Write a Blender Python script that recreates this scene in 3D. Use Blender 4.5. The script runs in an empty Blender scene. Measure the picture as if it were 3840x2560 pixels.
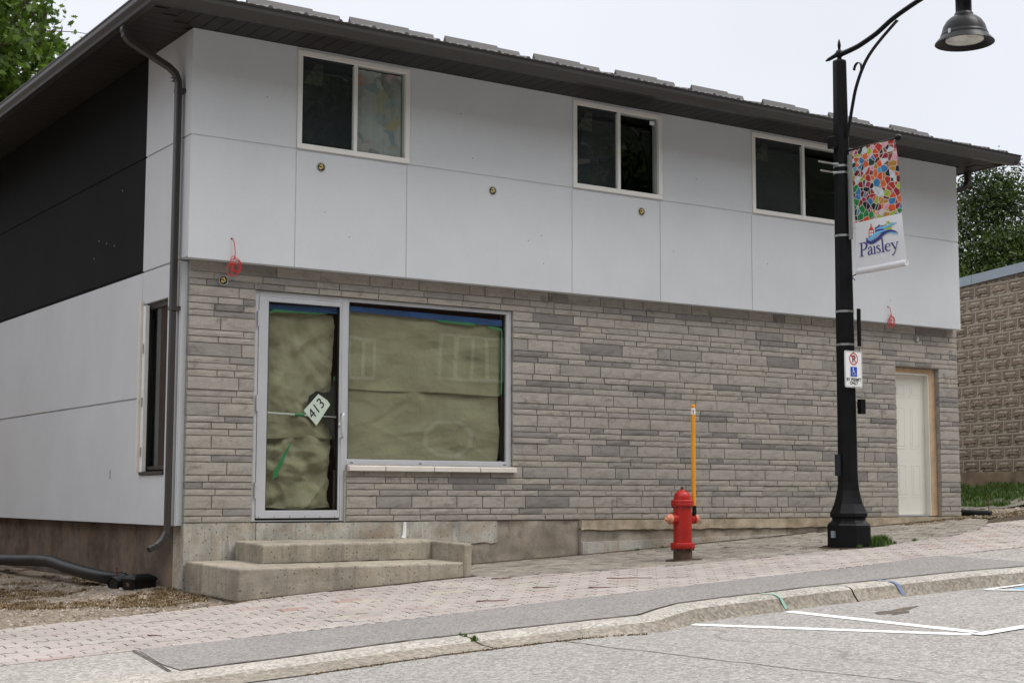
import bpy, math, random
import numpy as np
from mathutils import Vector, Matrix, noise
R = math.radians
random.seed(7); rng = np.random.default_rng(7)
SC = bpy.context.scene; COL = SC.collection

# ------------------------------------------------------------------ camera, sky, sun, exposure
cam_d = bpy.data.cameras.new('camera'); cam = bpy.data.objects.new('camera', cam_d); COL.objects.link(cam)
SC.camera = cam
RX, RY, RZ = (0.8328, -0.0583, -0.5505), (-0.5536, -0.0839, -0.8286), (0.0021, 0.9948, -0.1024)
CAM = Vector((-5.097, -13.130, 0.254))
m3 = Matrix((RX, RY, RZ)); m3 = m3.to_quaternion().to_matrix()
cam.matrix_world = Matrix.Translation(CAM) @ m3.to_4x4()
cam_d.sensor_width = 36.0; cam_d.lens = 36.0 * 1.46142; cam_d.clip_start = 0.1; cam_d.clip_end = 600
cam_d.dof.use_dof = False

SUN_EL, SUN_AZ = R(60), R(135)      # azimuth clockwise from +Y (north): south-east
w = bpy.data.worlds.new("World"); SC.world = w; w.use_nodes = True
nt = w.node_tree; nt.nodes.clear()
o = nt.nodes.new('ShaderNodeOutputWorld'); bg = nt.nodes.new('ShaderNodeBackground'); bg.inputs[1].default_value = 0.1
sk = nt.nodes.new('ShaderNodeTexSky'); sk.sky_type = 'NISHITA'; sk.sun_disc = False
sk.sun_elevation = SUN_EL; sk.sun_rotation = SUN_AZ
tc = nt.nodes.new('ShaderNodeTexCoord'); sep = nt.nodes.new('ShaderNodeSeparateXYZ')
nt.links.new(tc.outputs['Generated'], sep.inputs[0])
rp = nt.nodes.new('ShaderNodeValToRGB')
rp.color_ramp.elements[0].position = 0.0; rp.color_ramp.elements[0].color = (0.615, 0.63, 0.685, 1)
rp.color_ramp.elements[1].position = 0.95; rp.color_ramp.elements[1].color = (1.75, 1.76, 1.78, 1)
e = rp.color_ramp.elements.new(0.36); e.color = (0.665, 0.68, 0.73, 1)
nt.links.new(sep.outputs['Z'], rp.inputs[0])
cn = nt.nodes.new('ShaderNodeTexNoise'); cn.inputs['Scale'].default_value = 2.2; cn.inputs['Detail'].default_value = 4
nt.links.new(tc.outputs['Generated'], cn.inputs['Vector'])
mr = nt.nodes.new('ShaderNodeMapRange'); mr.inputs[1].default_value = 0.3; mr.inputs[2].default_value = 0.7
mr.inputs[3].default_value = 10.7; mr.inputs[4].default_value = 12.1
nt.links.new(cn.outputs[0], mr.inputs[0])
vm = nt.nodes.new('ShaderNodeVectorMath'); vm.operation = 'SCALE'
nt.links.new(rp.outputs[0], vm.inputs[0]); nt.links.new(mr.outputs[0], vm.inputs['Scale'])
mx = nt.nodes.new('ShaderNodeMix'); mx.data_type = 'RGBA'; mx.inputs[0].default_value = 0.93
nt.links.new(sk.outputs[0], mx.inputs[6]); nt.links.new(vm.outputs[0], mx.inputs[7])
nt.links.new(mx.outputs[2], bg.inputs[0]); nt.links.new(bg.outputs[0], o.inputs[0])

sd = bpy.data.lights.new('sun', 'SUN'); sd.energy = 1.5; sd.angle = R(28); sd.color = (1.0, 0.965, 0.90)
sun = bpy.data.objects.new('sun', sd); COL.objects.link(sun)
d = Vector((math.sin(SUN_AZ)*math.cos(SUN_EL), math.cos(SUN_AZ)*math.cos(SUN_EL), math.sin(SUN_EL)))
sun.rotation_euler = d.to_track_quat('Z', 'Y').to_euler(); sun.location = (20, -30, 40)
SC.view_settings.view_transform = 'Standard'; SC.view_settings.look = 'None'
SC.view_settings.exposure = 0.29; SC.view_settings.gamma = 1.0; SC.view_settings.use_curve_mapping = False

# ------------------------------------------------------------------ materials
def srgb(r, g, b):
    f = lambda c: (c/255/12.92) if c/255 <= 0.04045 else ((c/255+0.055)/1.055)**2.4
    return (f(r), f(g), f(b))
class NT:
    def __init__(s, name):
        s.m = bpy.data.materials.new(name); s.m.use_nodes = True; s.t = s.m.node_tree; s.t.nodes.clear()
        s.out = s.n('OutputMaterial'); s.b = s.n('BsdfPrincipled'); s.l(s.b.outputs[0], s.out.inputs[0])
        s.tc = s.n('TexCoord')
    def n(s, k, **kw):
        x = s.t.nodes.new('ShaderNode' + k)
        for a, v in kw.items(): setattr(x, a, v)
        return x
    def l(s, a, b): s.t.links.new(a, b)
    def noise(s, scale, detail=4, rough=0.6, vec=None, stretch=None, dist=0):
        x = s.n('TexNoise'); x.inputs['Scale'].default_value = scale; x.inputs['Detail'].default_value = detail
        x.inputs['Roughness'].default_value = rough; x.inputs['Distortion'].default_value = dist
        v = vec or s.tc.outputs['Object']
        if stretch:
            mp = s.n('Mapping'); mp.inputs['Scale'].default_value = stretch; s.l(v, mp.inputs[0]); v = mp.outputs[0]
        s.l(v, x.inputs['Vector']); return x.outputs[0]
    def ramp(s, fac, stops):
        r = s.n('ValToRGB'); cr = r.color_ramp
        while len(cr.elements) > 1: cr.elements.remove(cr.elements[-1])
        for i, (p, c) in enumerate(stops):
            el = cr.elements[0] if i == 0 else cr.elements.new(p)
            el.position = p; el.color = (c[0], c[1], c[2], 1) if isinstance(c, tuple) else (c, c, c, 1)
        s.l(fac, r.inputs[0]); return r.outputs[0]
    def mix(s, a, b, fac, mode='MIX'):
        x = s.n('Mix'); x.data_type = 'RGBA'; x.blend_type = mode
        for v, i in ((fac, 0), (a, 6), (b, 7)):
            if isinstance(v, (int, float)): x.inputs[i].default_value = v
            elif isinstance(v, tuple): x.inputs[i].default_value = (v[0], v[1], v[2], 1)
            else: s.l(v, x.inputs[i])
        return x.outputs[2]
    def bump(s, h, strength=0.3, dist=0.01):
        x = s.n('Bump'); x.inputs['Strength'].default_value = strength; x.inputs['Distance'].default_value = dist
        s.l(h, x.inputs['Height']); s.l(x.outputs[0], s.b.inputs['Normal']); return x
    def col(s, c):
        if isinstance(c, tuple): s.b.inputs['Base Color'].default_value = (c[0], c[1], c[2], 1)
        else: s.l(c, s.b.inputs['Base Color'])
    def set(s, rough=0.8, metal=0.0, spec=0.3):
        s.b.inputs['Roughness'].default_value = rough; s.b.inputs['Metallic'].default_value = metal
        s.b.inputs['Specular IOR Level'].default_value = spec; return s.m

def simple(name, c, rough=0.6, var=0.08, vs=3, metal=0, spec=0.4, bs=80, bst=0.08, bd=0.003):
    t = NT(name)
    lo = tuple(x*(1-var) for x in c); hi = tuple(x*(1+var) for x in c)
    t.col(t.ramp(t.noise(vs), [(0.3, lo), (0.7, hi)]))
    if bst: t.bump(t.noise(bs), bst, bd)
    return t.set(rough, metal, spec)

def stucco(name, c, dirt=0.055):
    t = NT(name)
    a = t.ramp(t.noise(1.3, 5, 0.6), [(0.3, tuple(x*(1-dirt) for x in c)), (0.7, tuple(x*(1+dirt*0.4) for x in c))])
    st = t.noise(2.0, 5, 0.65, stretch=(5, 5, 0.5))
    a = t.mix(a, tuple(x*0.86 for x in c), t.ramp(st, [(0.55, 0.0), (0.8, 0.22)]))
    g = t.ramp(t.noise(240, 2, 0.5), [(0.3, 0.9), (0.7, 1.06)])
    a = t.mix(a, g, 1.0, 'MULTIPLY'); t.col(a)
    t.bump(t.noise(230, 3, 0.6), 0.35, 0.002)
    return t.set(0.92, 0, 0.15)

M = {}
M['stucco'] = stucco('stucco', (0.59, 0.61, 0.638))
M['stucco_dark'] = stucco('stucco_dark', (0.012, 0.013, 0.014), 0.15)
def stone_mat():
    t = NT('stone'); at = t.n('Attribute', attribute_name='tone')
    sp = t.n('SeparateColor'); t.l(at.outputs['Color'], sp.inputs[0])
    base = t.ramp(sp.outputs[0], [(0.0, (0.20, 0.187, 0.178)), (0.22, (0.262, 0.245, 0.228)), (0.5, (0.355, 0.328, 0.292)), (0.75, (0.345, 0.322, 0.290)), (1.0, (0.375, 0.342, 0.295))])
    n1 = t.noise(6, 6, 0.72, stretch=(1, 1, 1.7), dist=0.9)
    a = t.mix(base, t.ramp(n1, [(0.30, 0.58), (0.46, 0.94), (0.62, 1.05), (0.8, 1.2)]), 1.0, 'MULTIPLY')
    n2 = t.noise(45, 4, 0.7, stretch=(1, 1, 2.0))
    a = t.mix(a, t.ramp(n2, [(0.25, 0.84), (0.75, 1.15)]), 1.0, 'MULTIPLY')
    n3 = t.noise(22, 3, 0.7, stretch=(1, 1, 2.5))
    a = t.mix(a, (0.44, 0.42, 0.39), t.ramp(n3, [(0.66, 0.0), (0.80, 0.45)]))
    t.col(a); t.bump(t.noise(38, 5, 0.7, stretch=(0.6, 1, 1.8)), 0.45, 0.008)
    return t.set(0.9, 0, 0.2)
M['stone'] = stone_mat()
M['mortar'] = simple('mortar', (0.33, 0.31, 0.27), 0.95, 0.2, 2, spec=0.1, bs=120, bst=0.4)
def concrete(name, c, rust=0.0, pit=True, dark=0.3):
    sv = (4, 4, 0.35) if pit else (2.2, 2.2, 1.1)
    t = NT(name)
    a = t.ramp(t.noise(2.2, 6, 0.65), [(0.38, tuple(x*(1-dark) for x in c)), (0.60, tuple(x*1.12 for x in c))])
    st = t.noise(3, 5, 0.7, stretch=sv)
    a = t.mix(a, tuple(x*0.45 for x in c), t.ramp(st, [(0.52, 0.0), (0.68, 0.6)]))
    if rust: a = t.mix(a, (0.30, 0.20, 0.11), t.ramp(t.noise(2.6, 5, 0.7), [(0.48, 0.0), (0.64, rust)]))
    a = t.mix(a, t.ramp(t.noise(90, 3, 0.6), [(0.3, 0.84), (0.7, 1.12)]), 1.0, 'MULTIPLY')
    if pit:
        v = t.n('TexVoronoi'); v.inputs['Scale'].default_value = 22; t.l(t.tc.outputs['Object'], v.inputs['Vector'])
        a = t.mix(a, t.ramp(v.outputs['Distance'], [(0.10, 0.25), (0.18, 1.0)]), 1.0, 'MULTIPLY')
    t.col(a); t.bump(t.noise(40, 6, 0.7), 0.5, 0.006)
    return t.set(0.93, 0, 0.15)
M['step'] = concrete('step_concrete', (0.355, 0.32, 0.262), 0.2, True, 0.32)
M['found_grey'] = concrete('foundation_grey', (0.43, 0.41, 0.365), 0.45, True, 0.35)
M['found_brown'] = concrete('foundation_brown', (0.31, 0.27, 0.225), 0.15, False, 0.28)
M['found_cream'] = concrete('foundation_cream', (0.44, 0.37, 0.28), 0.45, False, 0.4)
M['found_dark'] = concrete('foundation_side', (0.16, 0.125, 0.10), 0.25, False, 0.45)
M['parge'] = concrete('parging', (0.27, 0.20, 0.135), 0.2, False, 0.3)

def granular(name, c, lo=0.55, hi=1.35, sc=95, patch=0.15, big=0.6, extra=None):
    t = NT(name)
    a = t.ramp(t.noise(big, 6, 0.65), [(0.3, tuple(x*(1-patch) for x in c)), (0.7, tuple(x*(1+patch) for x in c))])
    n = t.noise(sc, 3, 0.75)
    a = t.mix(a, t.ramp(n, [(0.30, lo), (0.5, 1.0), (0.70, hi)]), 1.0, 'MULTIPLY')
    v = t.n('TexVoronoi'); v.inputs['Scale'].default_value = sc*0.55; t.l(t.tc.outputs['Object'], v.inputs['Vector'])
    vs = t.n('SeparateColor'); t.l(v.outputs['Color'], vs.inputs[0])
    a = t.mix(a, t.ramp(vs.outputs[0], [(0.0, 0.72), (0.5, 1.0), (1.0, 1.3)]), 1.0, 'MULTIPLY')
    if extra: a = extra(t, a)
    t.col(a); t.bump(n, 0.5, 0.006)
    return t.set(0.95, 0, 0.15)
def road_extra(t, a):
    # long wandering cracks, faint tyre-worn streaks and one oily stain, all fixed to the road
    w1 = t.n('TexVoronoi', feature='DISTANCE_TO_EDGE'); w1.inputs['Scale'].default_value = 0.17
    nn = t.n('TexNoise'); nn.inputs['Scale'].default_value = 1.6; nn.inputs['Detail'].default_value = 6; t.l(t.tc.outputs['Object'], nn.inputs['Vector'])
    av = t.n('VectorMath', operation='MULTIPLY_ADD'); t.l(nn.outputs['Color'], av.inputs[0]); av.inputs[1].default_value = (0.9, 0.9, 0); t.l(t.tc.outputs['Object'], av.inputs[2])
    t.l(av.outputs[0], w1.inputs['Vector'])
    a = t.mix((0.13, 0.115, 0.10), a, t.ramp(w1.outputs['Distance'], [(0.0004, 0.45), (0.002, 1.0)]))
    st = t.noise(1.0, 6, 0.7, stretch=(0.25, 2.0, 1))
    return t.mix(a, (0.16, 0.15, 0.14), t.ramp(st, [(0.58, 0.0), (0.85, 0.5)]))
M['road'] = granular('road_asphalt', (0.290, 0.275, 0.26), 0.62, 1.32, 85, 0.08, 0.5, road_extra)
M['asphalt'] = granular('asphalt_patch', (0.235, 0.222, 0.212), 0.72, 1.25, 130, 0.10, 0.8)
M['old_asphalt'] = granular('old_asphalt', (0.32, 0.30, 0.278), 0.62, 1.3, 85, 0.12, 0.8)
M['kerb'] = granular('kerb_concrete', (0.36, 0.337, 0.302), 0.8, 1.16, 90, 0.09, 2.0)
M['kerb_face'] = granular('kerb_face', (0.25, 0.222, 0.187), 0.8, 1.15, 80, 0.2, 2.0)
M['gravel'] = granular('gravel_ground', (0.215, 0.175, 0.135), 0.5, 1.5, 45, 0.3, 0.9)
M['earth'] = granular('terrain', (0.16, 0.15, 0.12), 0.6, 1.3, 30, 0.3, 0.3)
def paver_mat(name, stops, sc=120):
    t = NT(name); at = t.n('Attribute', attribute_name='tone')
    sp = t.n('SeparateColor'); t.l(at.outputs['Color'], sp.inputs[0])
    a = t.ramp(sp.outputs[0], stops)
    a = t.mix(a, t.ramp(t.noise(sc, 3, 0.75), [(0.3, 0.75), (0.7, 1.25)]), 1.0, 'MULTIPLY')
    a = t.mix(a, t.ramp(t.noise(1.7, 5, 0.6), [(0.3, 0.88), (0.7, 1.1)]), 1.0, 'MULTIPLY')
    t.col(a); t.bump(t.noise(sc, 3), 0.4, 0.004); return t.set(0.92, 0, 0.15)
M['paver_pink'] = paver_mat('pink_paver', [(0.0, (0.34, 0.235, 0.21)), (0.08, (0.345, 0.302, 0.28)), (0.9, (0.385, 0.347, 0.322)), (1.0, (0.385, 0.355, 0.305))])
M['paver_grey'] = paver_mat('grey_paver', [(0.0, (0.20, 0.182, 0.155)), (0.5, (0.26, 0.235, 0.20)), (1.0, (0.31, 0.28, 0.24))])
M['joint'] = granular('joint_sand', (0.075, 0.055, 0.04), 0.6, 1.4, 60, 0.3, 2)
M['metal_dark'] = simple('dark_brown_metal', (0.036, 0.032, 0.030), 0.40, 0.08, 2, spec=0.45, bst=0.03)
M['soffit'] = simple('soffit_metal', (0.022, 0.019, 0.018), 0.55, 0.25, 1.3, spec=0.3, bst=0.05)
M['roof'] = simple('roof_metal', (0.09, 0.085, 0.085), 0.4, 0.1, 2, spec=0.5, bst=0.05)
M['guard'] = simple('snow_guard_metal', (0.070, 0.063, 0.065), 0.6, 0.06, 2, spec=0.5, bst=0.03)
M['white_vinyl'] = simple('white_vinyl', (0.72, 0.71, 0.68), 0.45, 0.04, 2, spec=0.4, bst=0)
M['alu'] = simple('anodised_aluminium', (0.53, 0.54, 0.57), 0.38, 0.06, 2, metal=0.25, spec=0.5, bst=0.02)
M['gasket'] = simple('black_rubber', (0.012, 0.012, 0.012), 0.6, 0, bst=0)
M['dark_room'] = simple('dark_interior', (0.02, 0.02, 0.02), 0.9, 0.2, 1, bst=0)
M['screen'] = simple('insect_screen', (0.024, 0.027, 0.031), 0.9, 0.1, 1, bst=0)
M['cream_door'] = simple('cream_door_paint', (0.71, 0.70, 0.64), 0.45, 0.03, 2, spec=0.4, bst=0.03)
M['sill'] = simple('sill_limestone', (0.66, 0.62, 0.565), 0.8, 0.06, 6, bst=0.2)
M['lamp_black'] = simple('black_lamp_paint', (0.007, 0.007, 0.008), 0.33, 0.3, 6, spec=0.18, bs=120, bst=0.25, bd=0.002)
M['steel'] = simple('steel_band', (0.5, 0.5, 0.5), 0.3, 0.05, metal=0.9, bst=0)
M['galv'] = simple('galvanised_flashing', (0.30, 0.35, 0.40), 0.45, 0.08, 1, metal=0.2, bst=0.03)
def red_mat():
    t = NT('hydrant_red')
    a = t.ramp(t.noise(5, 4), [(0.3, (0.33, 0.011, 0.008)), (0.7, (0.46, 0.018, 0.011))])
    a = t.mix(a, (0.10, 0.02, 0.012), t.ramp(t.noise(14, 5, 0.75, stretch=(1, 1, 0.4)), [(0.62, 0.0), (0.78, 0.7)]))
    t.col(a); t.bump(t.noise(60, 3), 0.15, 0.002); return t.set(0.42, 0, 0.4)
M['red'] = red_mat()
M['cap_orange'] = simple('faded_cap_paint', (0.62, 0.24, 0.15), 0.6, 0.2, 20)
M['rust'] = simple('rusty_iron', (0.085, 0.05, 0.035), 0.8, 0.4, 14, bst=0.4)
M['rust_brown'] = simple('rust_rod', (0.12, 0.045, 0.025), 0.8, 0.3, 20)
M['yellow'] = simple('yellow_plastic', (0.78, 0.31, 0.012), 0.45, 0.08, 2, bst=0)
M['black_plastic'] = simple('black_plastic', (0.007, 0.008, 0.009), 0.42, 0.1, 6, spec=0.25, bst=0.05)
M['red_wire'] = simple('red_wire', (0.55, 0.022, 0.02), 0.45, 0, bst=0)
M['wood'] = simple('raw_pine', (0.52, 0.36, 0.23), 0.7, 0.15, 9, bst=0.2)
M['white'] = simple('white_paint', (0.78, 0.78, 0.77), 0.6, 0.04, 3, bst=0.05)
def line_mat(name, c):
    t = NT(name)
    a = t.mix(c, (0.28, 0.27, 0.255), t.ramp(t.noise(70, 4, 0.8), [(0.55, 0.0), (0.68, 0.8)]))
    t.col(a); t.bump(t.noise(85, 3), 0.4, 0.004); return t.set(0.8, 0, 0.2)
M['line_white'] = line_mat('road_marking_white', (0.78, 0.77, 0.75))
M['line_blue'] = line_mat('road_marking_blue', (0.10, 0.36, 0.68))
M['kmark_blue'] = line_mat('kerb_mark_blue', (0.15, 0.20, 0.34)); M['kmark_teal'] = line_mat('kerb_mark_teal', (0.24, 0.42, 0.34))
M['stain'] = granular('road_stain', (0.13, 0.108, 0.092), 0.6, 1.3, 85, 0.1, 2)
def glass_mat(name, tint=(0.93, 0.95, 0.94)):
    m = bpy.data.materials.new(name); m.use_nodes = True; t = m.node_tree; t.nodes.clear()
    o = t.nodes.new('ShaderNodeOutputMaterial'); mi = t.nodes.new('ShaderNodeMixShader')
    tr = t.nodes.new('ShaderNodeBsdfTransparent'); tr.inputs[0].default_value = (*tint, 1)
    gl = t.nodes.new('ShaderNodeBsdfGlossy'); gl.inputs['Roughness'].default_value = 0.0
    fr = t.nodes.new('ShaderNodeFresnel'); fr.inputs[0].default_value = 1.52
    mu = t.nodes.new('ShaderNodeMath'); mu.operation = 'MULTIPLY'; mu.inputs[1].default_value = 1.6; mu.use_clamp = True
    tcn = t.nodes.new('ShaderNodeTexCoord'); nz = t.nodes.new('ShaderNodeTexNoise'); nz.inputs['Scale'].default_value = 0.9
    bu = t.nodes.new('ShaderNodeBump'); bu.inputs['Strength'].default_value = 0.03; bu.inputs['Distance'].default_value = 0.05
    t.links.new(tcn.outputs['Object'], nz.inputs['Vector']); t.links.new(nz.outputs[0], bu.inputs['Height']); t.links.new(bu.outputs[0], gl.inputs['Normal'])
    ge = t.nodes.new('ShaderNodeNewGeometry'); m1 = t.nodes.new('ShaderNodeMath'); m1.operation = 'SUBTRACT'; m1.inputs[0].default_value = 1.0; t.links.new(ge.outputs['Backfacing'], m1.inputs[1])
    m2 = t.nodes.new('ShaderNodeMath'); m2.operation = 'MULTIPLY'; t.links.new(fr.outputs[0], m2.inputs[0]); t.links.new(m1.outputs[0], m2.inputs[1])
    t.links.new(m2.outputs[0], mu.inputs[0]); t.links.new(mu.outputs[0], mi.inputs[0])
    t.links.new(tr.outputs[0], mi.inputs[1]); t.links.new(gl.outputs[0], mi.inputs[2]); t.links.new(mi.outputs[0], o.inputs[0])
    return m
M['glass'] = glass_mat('window_glass'); 
M['shopglass'] = glass_mat('shop_glass', (0.965, 0.99, 0.955))
def paper_mat():
    t = NT('kraft_paper')
    a = t.ramp(t.noise(2.2, 4), [(0.3, (0.235, 0.214, 0.155)), (0.7, (0.305, 0.28, 0.205))])
    t.col(a); cz_ = t.mix(t.ramp(t.noise(3.2, 3, 0.5), [(0.45, 0.0), (0.5, 1.0), (0.55, 0.0)]), t.ramp(t.noise(6.5, 3, 0.5), [(0.46, 0.0), (0.5, 1.0), (0.54, 0.0)]), 0.5); t.bump(cz_, 0.22, 0.010); return t.set(0.85, 0, 0.2)
M['paper'] = paper_mat()
M['white_paper'] = simple('white_paper', (0.72, 0.76, 0.76), 0.8, 0.02, bst=0)
M['blue_tape'] = simple('blue_tape', (0.015, 0.065, 0.22), 0.6, 0.25, 4, bst=0)
M['green_tape'] = simple('green_tape', (0.035, 0.20, 0.085), 0.6, 0.15, 4, bst=0)
M['ink'] = simple('black_ink', (0.01, 0.01, 0.012), 0.7, 0, bst=0)
M['foam'] = simple('yellow_foam', (0.62, 0.47, 0.16), 0.8, 0.3, 40, bst=0.3)
M['caulk'] = simple('grey_caulk', (0.35, 0.35, 0.34), 0.7, 0.1, bst=0)
def curtain_mat():
    t = NT('printed_curtain')
    n = t.n('TexNoise'); n.inputs['Scale'].default_value = 7; t.l(t.tc.outputs['Object'], n.inputs['Vector'])
    av = t.n('VectorMath', operation='MULTIPLY_ADD'); t.l(n.outputs['Color'], av.inputs[0]); av.inputs[1].default_value = (0.16,)*3; t.l(t.tc.outputs['Object'], av.inputs[2])
    v = t.n('TexVoronoi'); v.inputs['Scale'].default_value = 8.5; t.l(av.outputs[0], v.inputs['Vector'])
    sp = t.n('SeparateColor'); t.l(v.outputs['Color'], sp.inputs[0])
    pal = t.ramp(sp.outputs[0], [(0, (0.40, 0.41, 0.40)), (0.30, (0.42, 0.43, 0.42)), (0.36, (0.45, 0.16, 0.15)), (0.42, (0.40, 0.41, 0.40)), (0.55, (0.22, 0.28, 0.33)), (0.62, (0.37, 0.38, 0.36)), (0.70, (0.40, 0.34, 0.18)), (0.78, (0.43, 0.43, 0.41)), (0.88, (0.16, 0.16, 0.16)), (0.94, (0.42, 0.41, 0.38))])
    a = t.mix((0.46, 0.47, 0.465), pal, t.ramp(t.noise(2.2, 3), [(0.38, 0.35), (0.56, 0.95)]))
    t.col(a); return t.set(0.9, 0, 0.1)
M['curtain'] = curtain_mat()
def mosaic_mat():
    t = NT('mosaic_print')
    n = t.n('TexNoise'); n.inputs['Scale'].default_value = 5; t.l(t.tc.outputs['Object'], n.inputs['Vector'])
    av = t.n('VectorMath', operation='MULTIPLY_ADD'); t.l(n.outputs['Color'], av.inputs[0]); av.inputs[1].default_value = (0.035,)*3; t.l(t.tc.outputs['Object'], av.inputs[2])
    v = t.n('TexVoronoi'); v.inputs['Scale'].default_value = 15; t.l(av.outputs[0], v.inputs['Vector'])
    e2 = t.n('TexVoronoi', feature='DISTANCE_TO_EDGE'); e2.inputs['Scale'].default_value = 15; t.l(av.outputs[0], e2.inputs['Vector'])
    sp = t.n('SeparateColor'); t.l(v.outputs['Color'], sp.inputs[0])
    cols = [(215, 222, 230), (190, 55, 45), (60, 130, 185), (160, 30, 50), (40, 140, 75), (225, 115, 60), (170, 190, 60), (30, 30, 45), (235, 170, 190), (200, 140, 50), (175, 30, 90), (90, 165, 205), (150, 60, 40), (110, 25, 30), (20, 70, 55), (225, 90, 45)]
    r = t.n('ValToRGB'); r.color_ramp.interpolation = 'CONSTANT'
    for i, c in enumerate(cols):
        el = r.color_ramp.elements[i] if i < 2 else r.color_ramp.elements.new(i/len(cols))
        el.position = i/len(cols); cc = srgb(*c); el.color = (*[x*0.72 for x in cc], 1)  # print colours scaled down, putting the banner's shadow into them
    t.l(sp.outputs[0], r.inputs[0])
    shade = t.mix(r.outputs[0], t.ramp(t.noise(26, 3, 0.6), [(0.3, 0.68), (0.65, 1.15)]), 1.0, 'MULTIPLY')
    a = t.mix((0.50, 0.47, 0.42), shade, t.ramp(e2.outputs['Distance'], [(0.025, 0.0), (0.055, 1.0)]))
    t.col(a); return t.set(0.55, 0, 0.3)
M['mosaic'] = mosaic_mat()
M['banner'] = simple('white_vinyl_banner', (0.66, 0.66, 0.685), 0.5, 0.05, 3, bst=0.15, bs=6, bd=0.02)
M['navy'] = simple('navy_print', (0.035, 0.04, 0.20), 0.6, 0, bst=0)
for k, c in dict(sky_blue=(0.15, 0.45, 0.75), brick_red=(0.55, 0.05, 0.03), purple=(0.10, 0.03, 0.16), olive=(0.33, 0.42, 0.10), sign_red=(0.50, 0.02, 0.02), sign_blue=(0.01, 0.07, 0.42)).items():
    M[k] = simple(k+'_print', c, 0.5, 0, bst=0)
def leaf_mat(name, stops, tr=0.25):
    t = NT(name); at = t.n('Attribute', attribute_name='tone')
    sp = t.n('SeparateColor'); t.l(at.outputs['Color'], sp.inputs[0])
    t.col(t.ramp(sp.outputs[0], stops)); t.set(0.55, 0, 0.3)
    tl = t.n('BsdfTranslucent'); ms = t.n('MixShader'); ms.inputs[0].default_value = tr
    t.l(t.ramp(sp.outputs[0], [(p, (c[0]*1.6, c[1]*1.7, c[2])) for p, c in stops]), tl.inputs[0])
    t.l(t.b.outputs[0], ms.inputs[1]); t.l(tl.outputs[0], ms.inputs[2]); t.l(ms.outputs[0], t.out.inputs[0])
    return t.m
M['maple_leaf'] = leaf_mat('maple_leaf', [(0, (0.040, 0.070, 0.012)), (0.5, (0.085, 0.150, 0.022)), (1, (0.16, 0.24, 0.04))], 0.3)
M['cedar_leaf'] = leaf_mat('cedar_leaf', [(0, (0.008, 0.018, 0.006)), (0.45, (0.029, 0.053, 0.011)), (0.8, (0.066, 0.100, 0.018)), (1, (0.12, 0.145, 0.034))], 0.2)
M['grass_leaf'] = leaf_mat('grass_blade', [(0, (0.03, 0.055, 0.012)), (0.6, (0.075, 0.14, 0.026)), (1, (0.16, 0.23, 0.06))], 0.2)
M['straw'] = leaf_mat('dry_grass', [(0, (0.07, 0.045, 0.026)), (0.5, (0.17, 0.112, 0.06)), (1, (0.36, 0.26, 0.145))], 0.15)
M['bark'] = simple('bark', (0.075, 0.055, 0.042), 0.9, 0.3, 8, bst=0.6, bs=25, bd=0.02)
M['pebble'] = paver_mat('pebble', [(0, (0.11, 0.085, 0.065)), (0.5, (0.21, 0.17, 0.13)), (1, (0.40, 0.37, 0.33))], 40)
M['block'] = paver_mat('concrete_block', [(0, (0.17, 0.135, 0.10)), (0.3, (0.225, 0.18, 0.14)), (1, (0.28, 0.225, 0.175))], 60)
M['block_mortar'] = simple('block_mortar', (0.50, 0.44, 0.36), 0.95, 0.15, 3, bst=0.3)
M['lens'] = simple('frosted_lens', (0.62, 0.62, 0.57), 0.35, 0.3, 9, bst=0)
M['brick_far'] = simple('far_brick', (0.13, 0.075, 0.055), 0.9, 0.3, 6)

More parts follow.
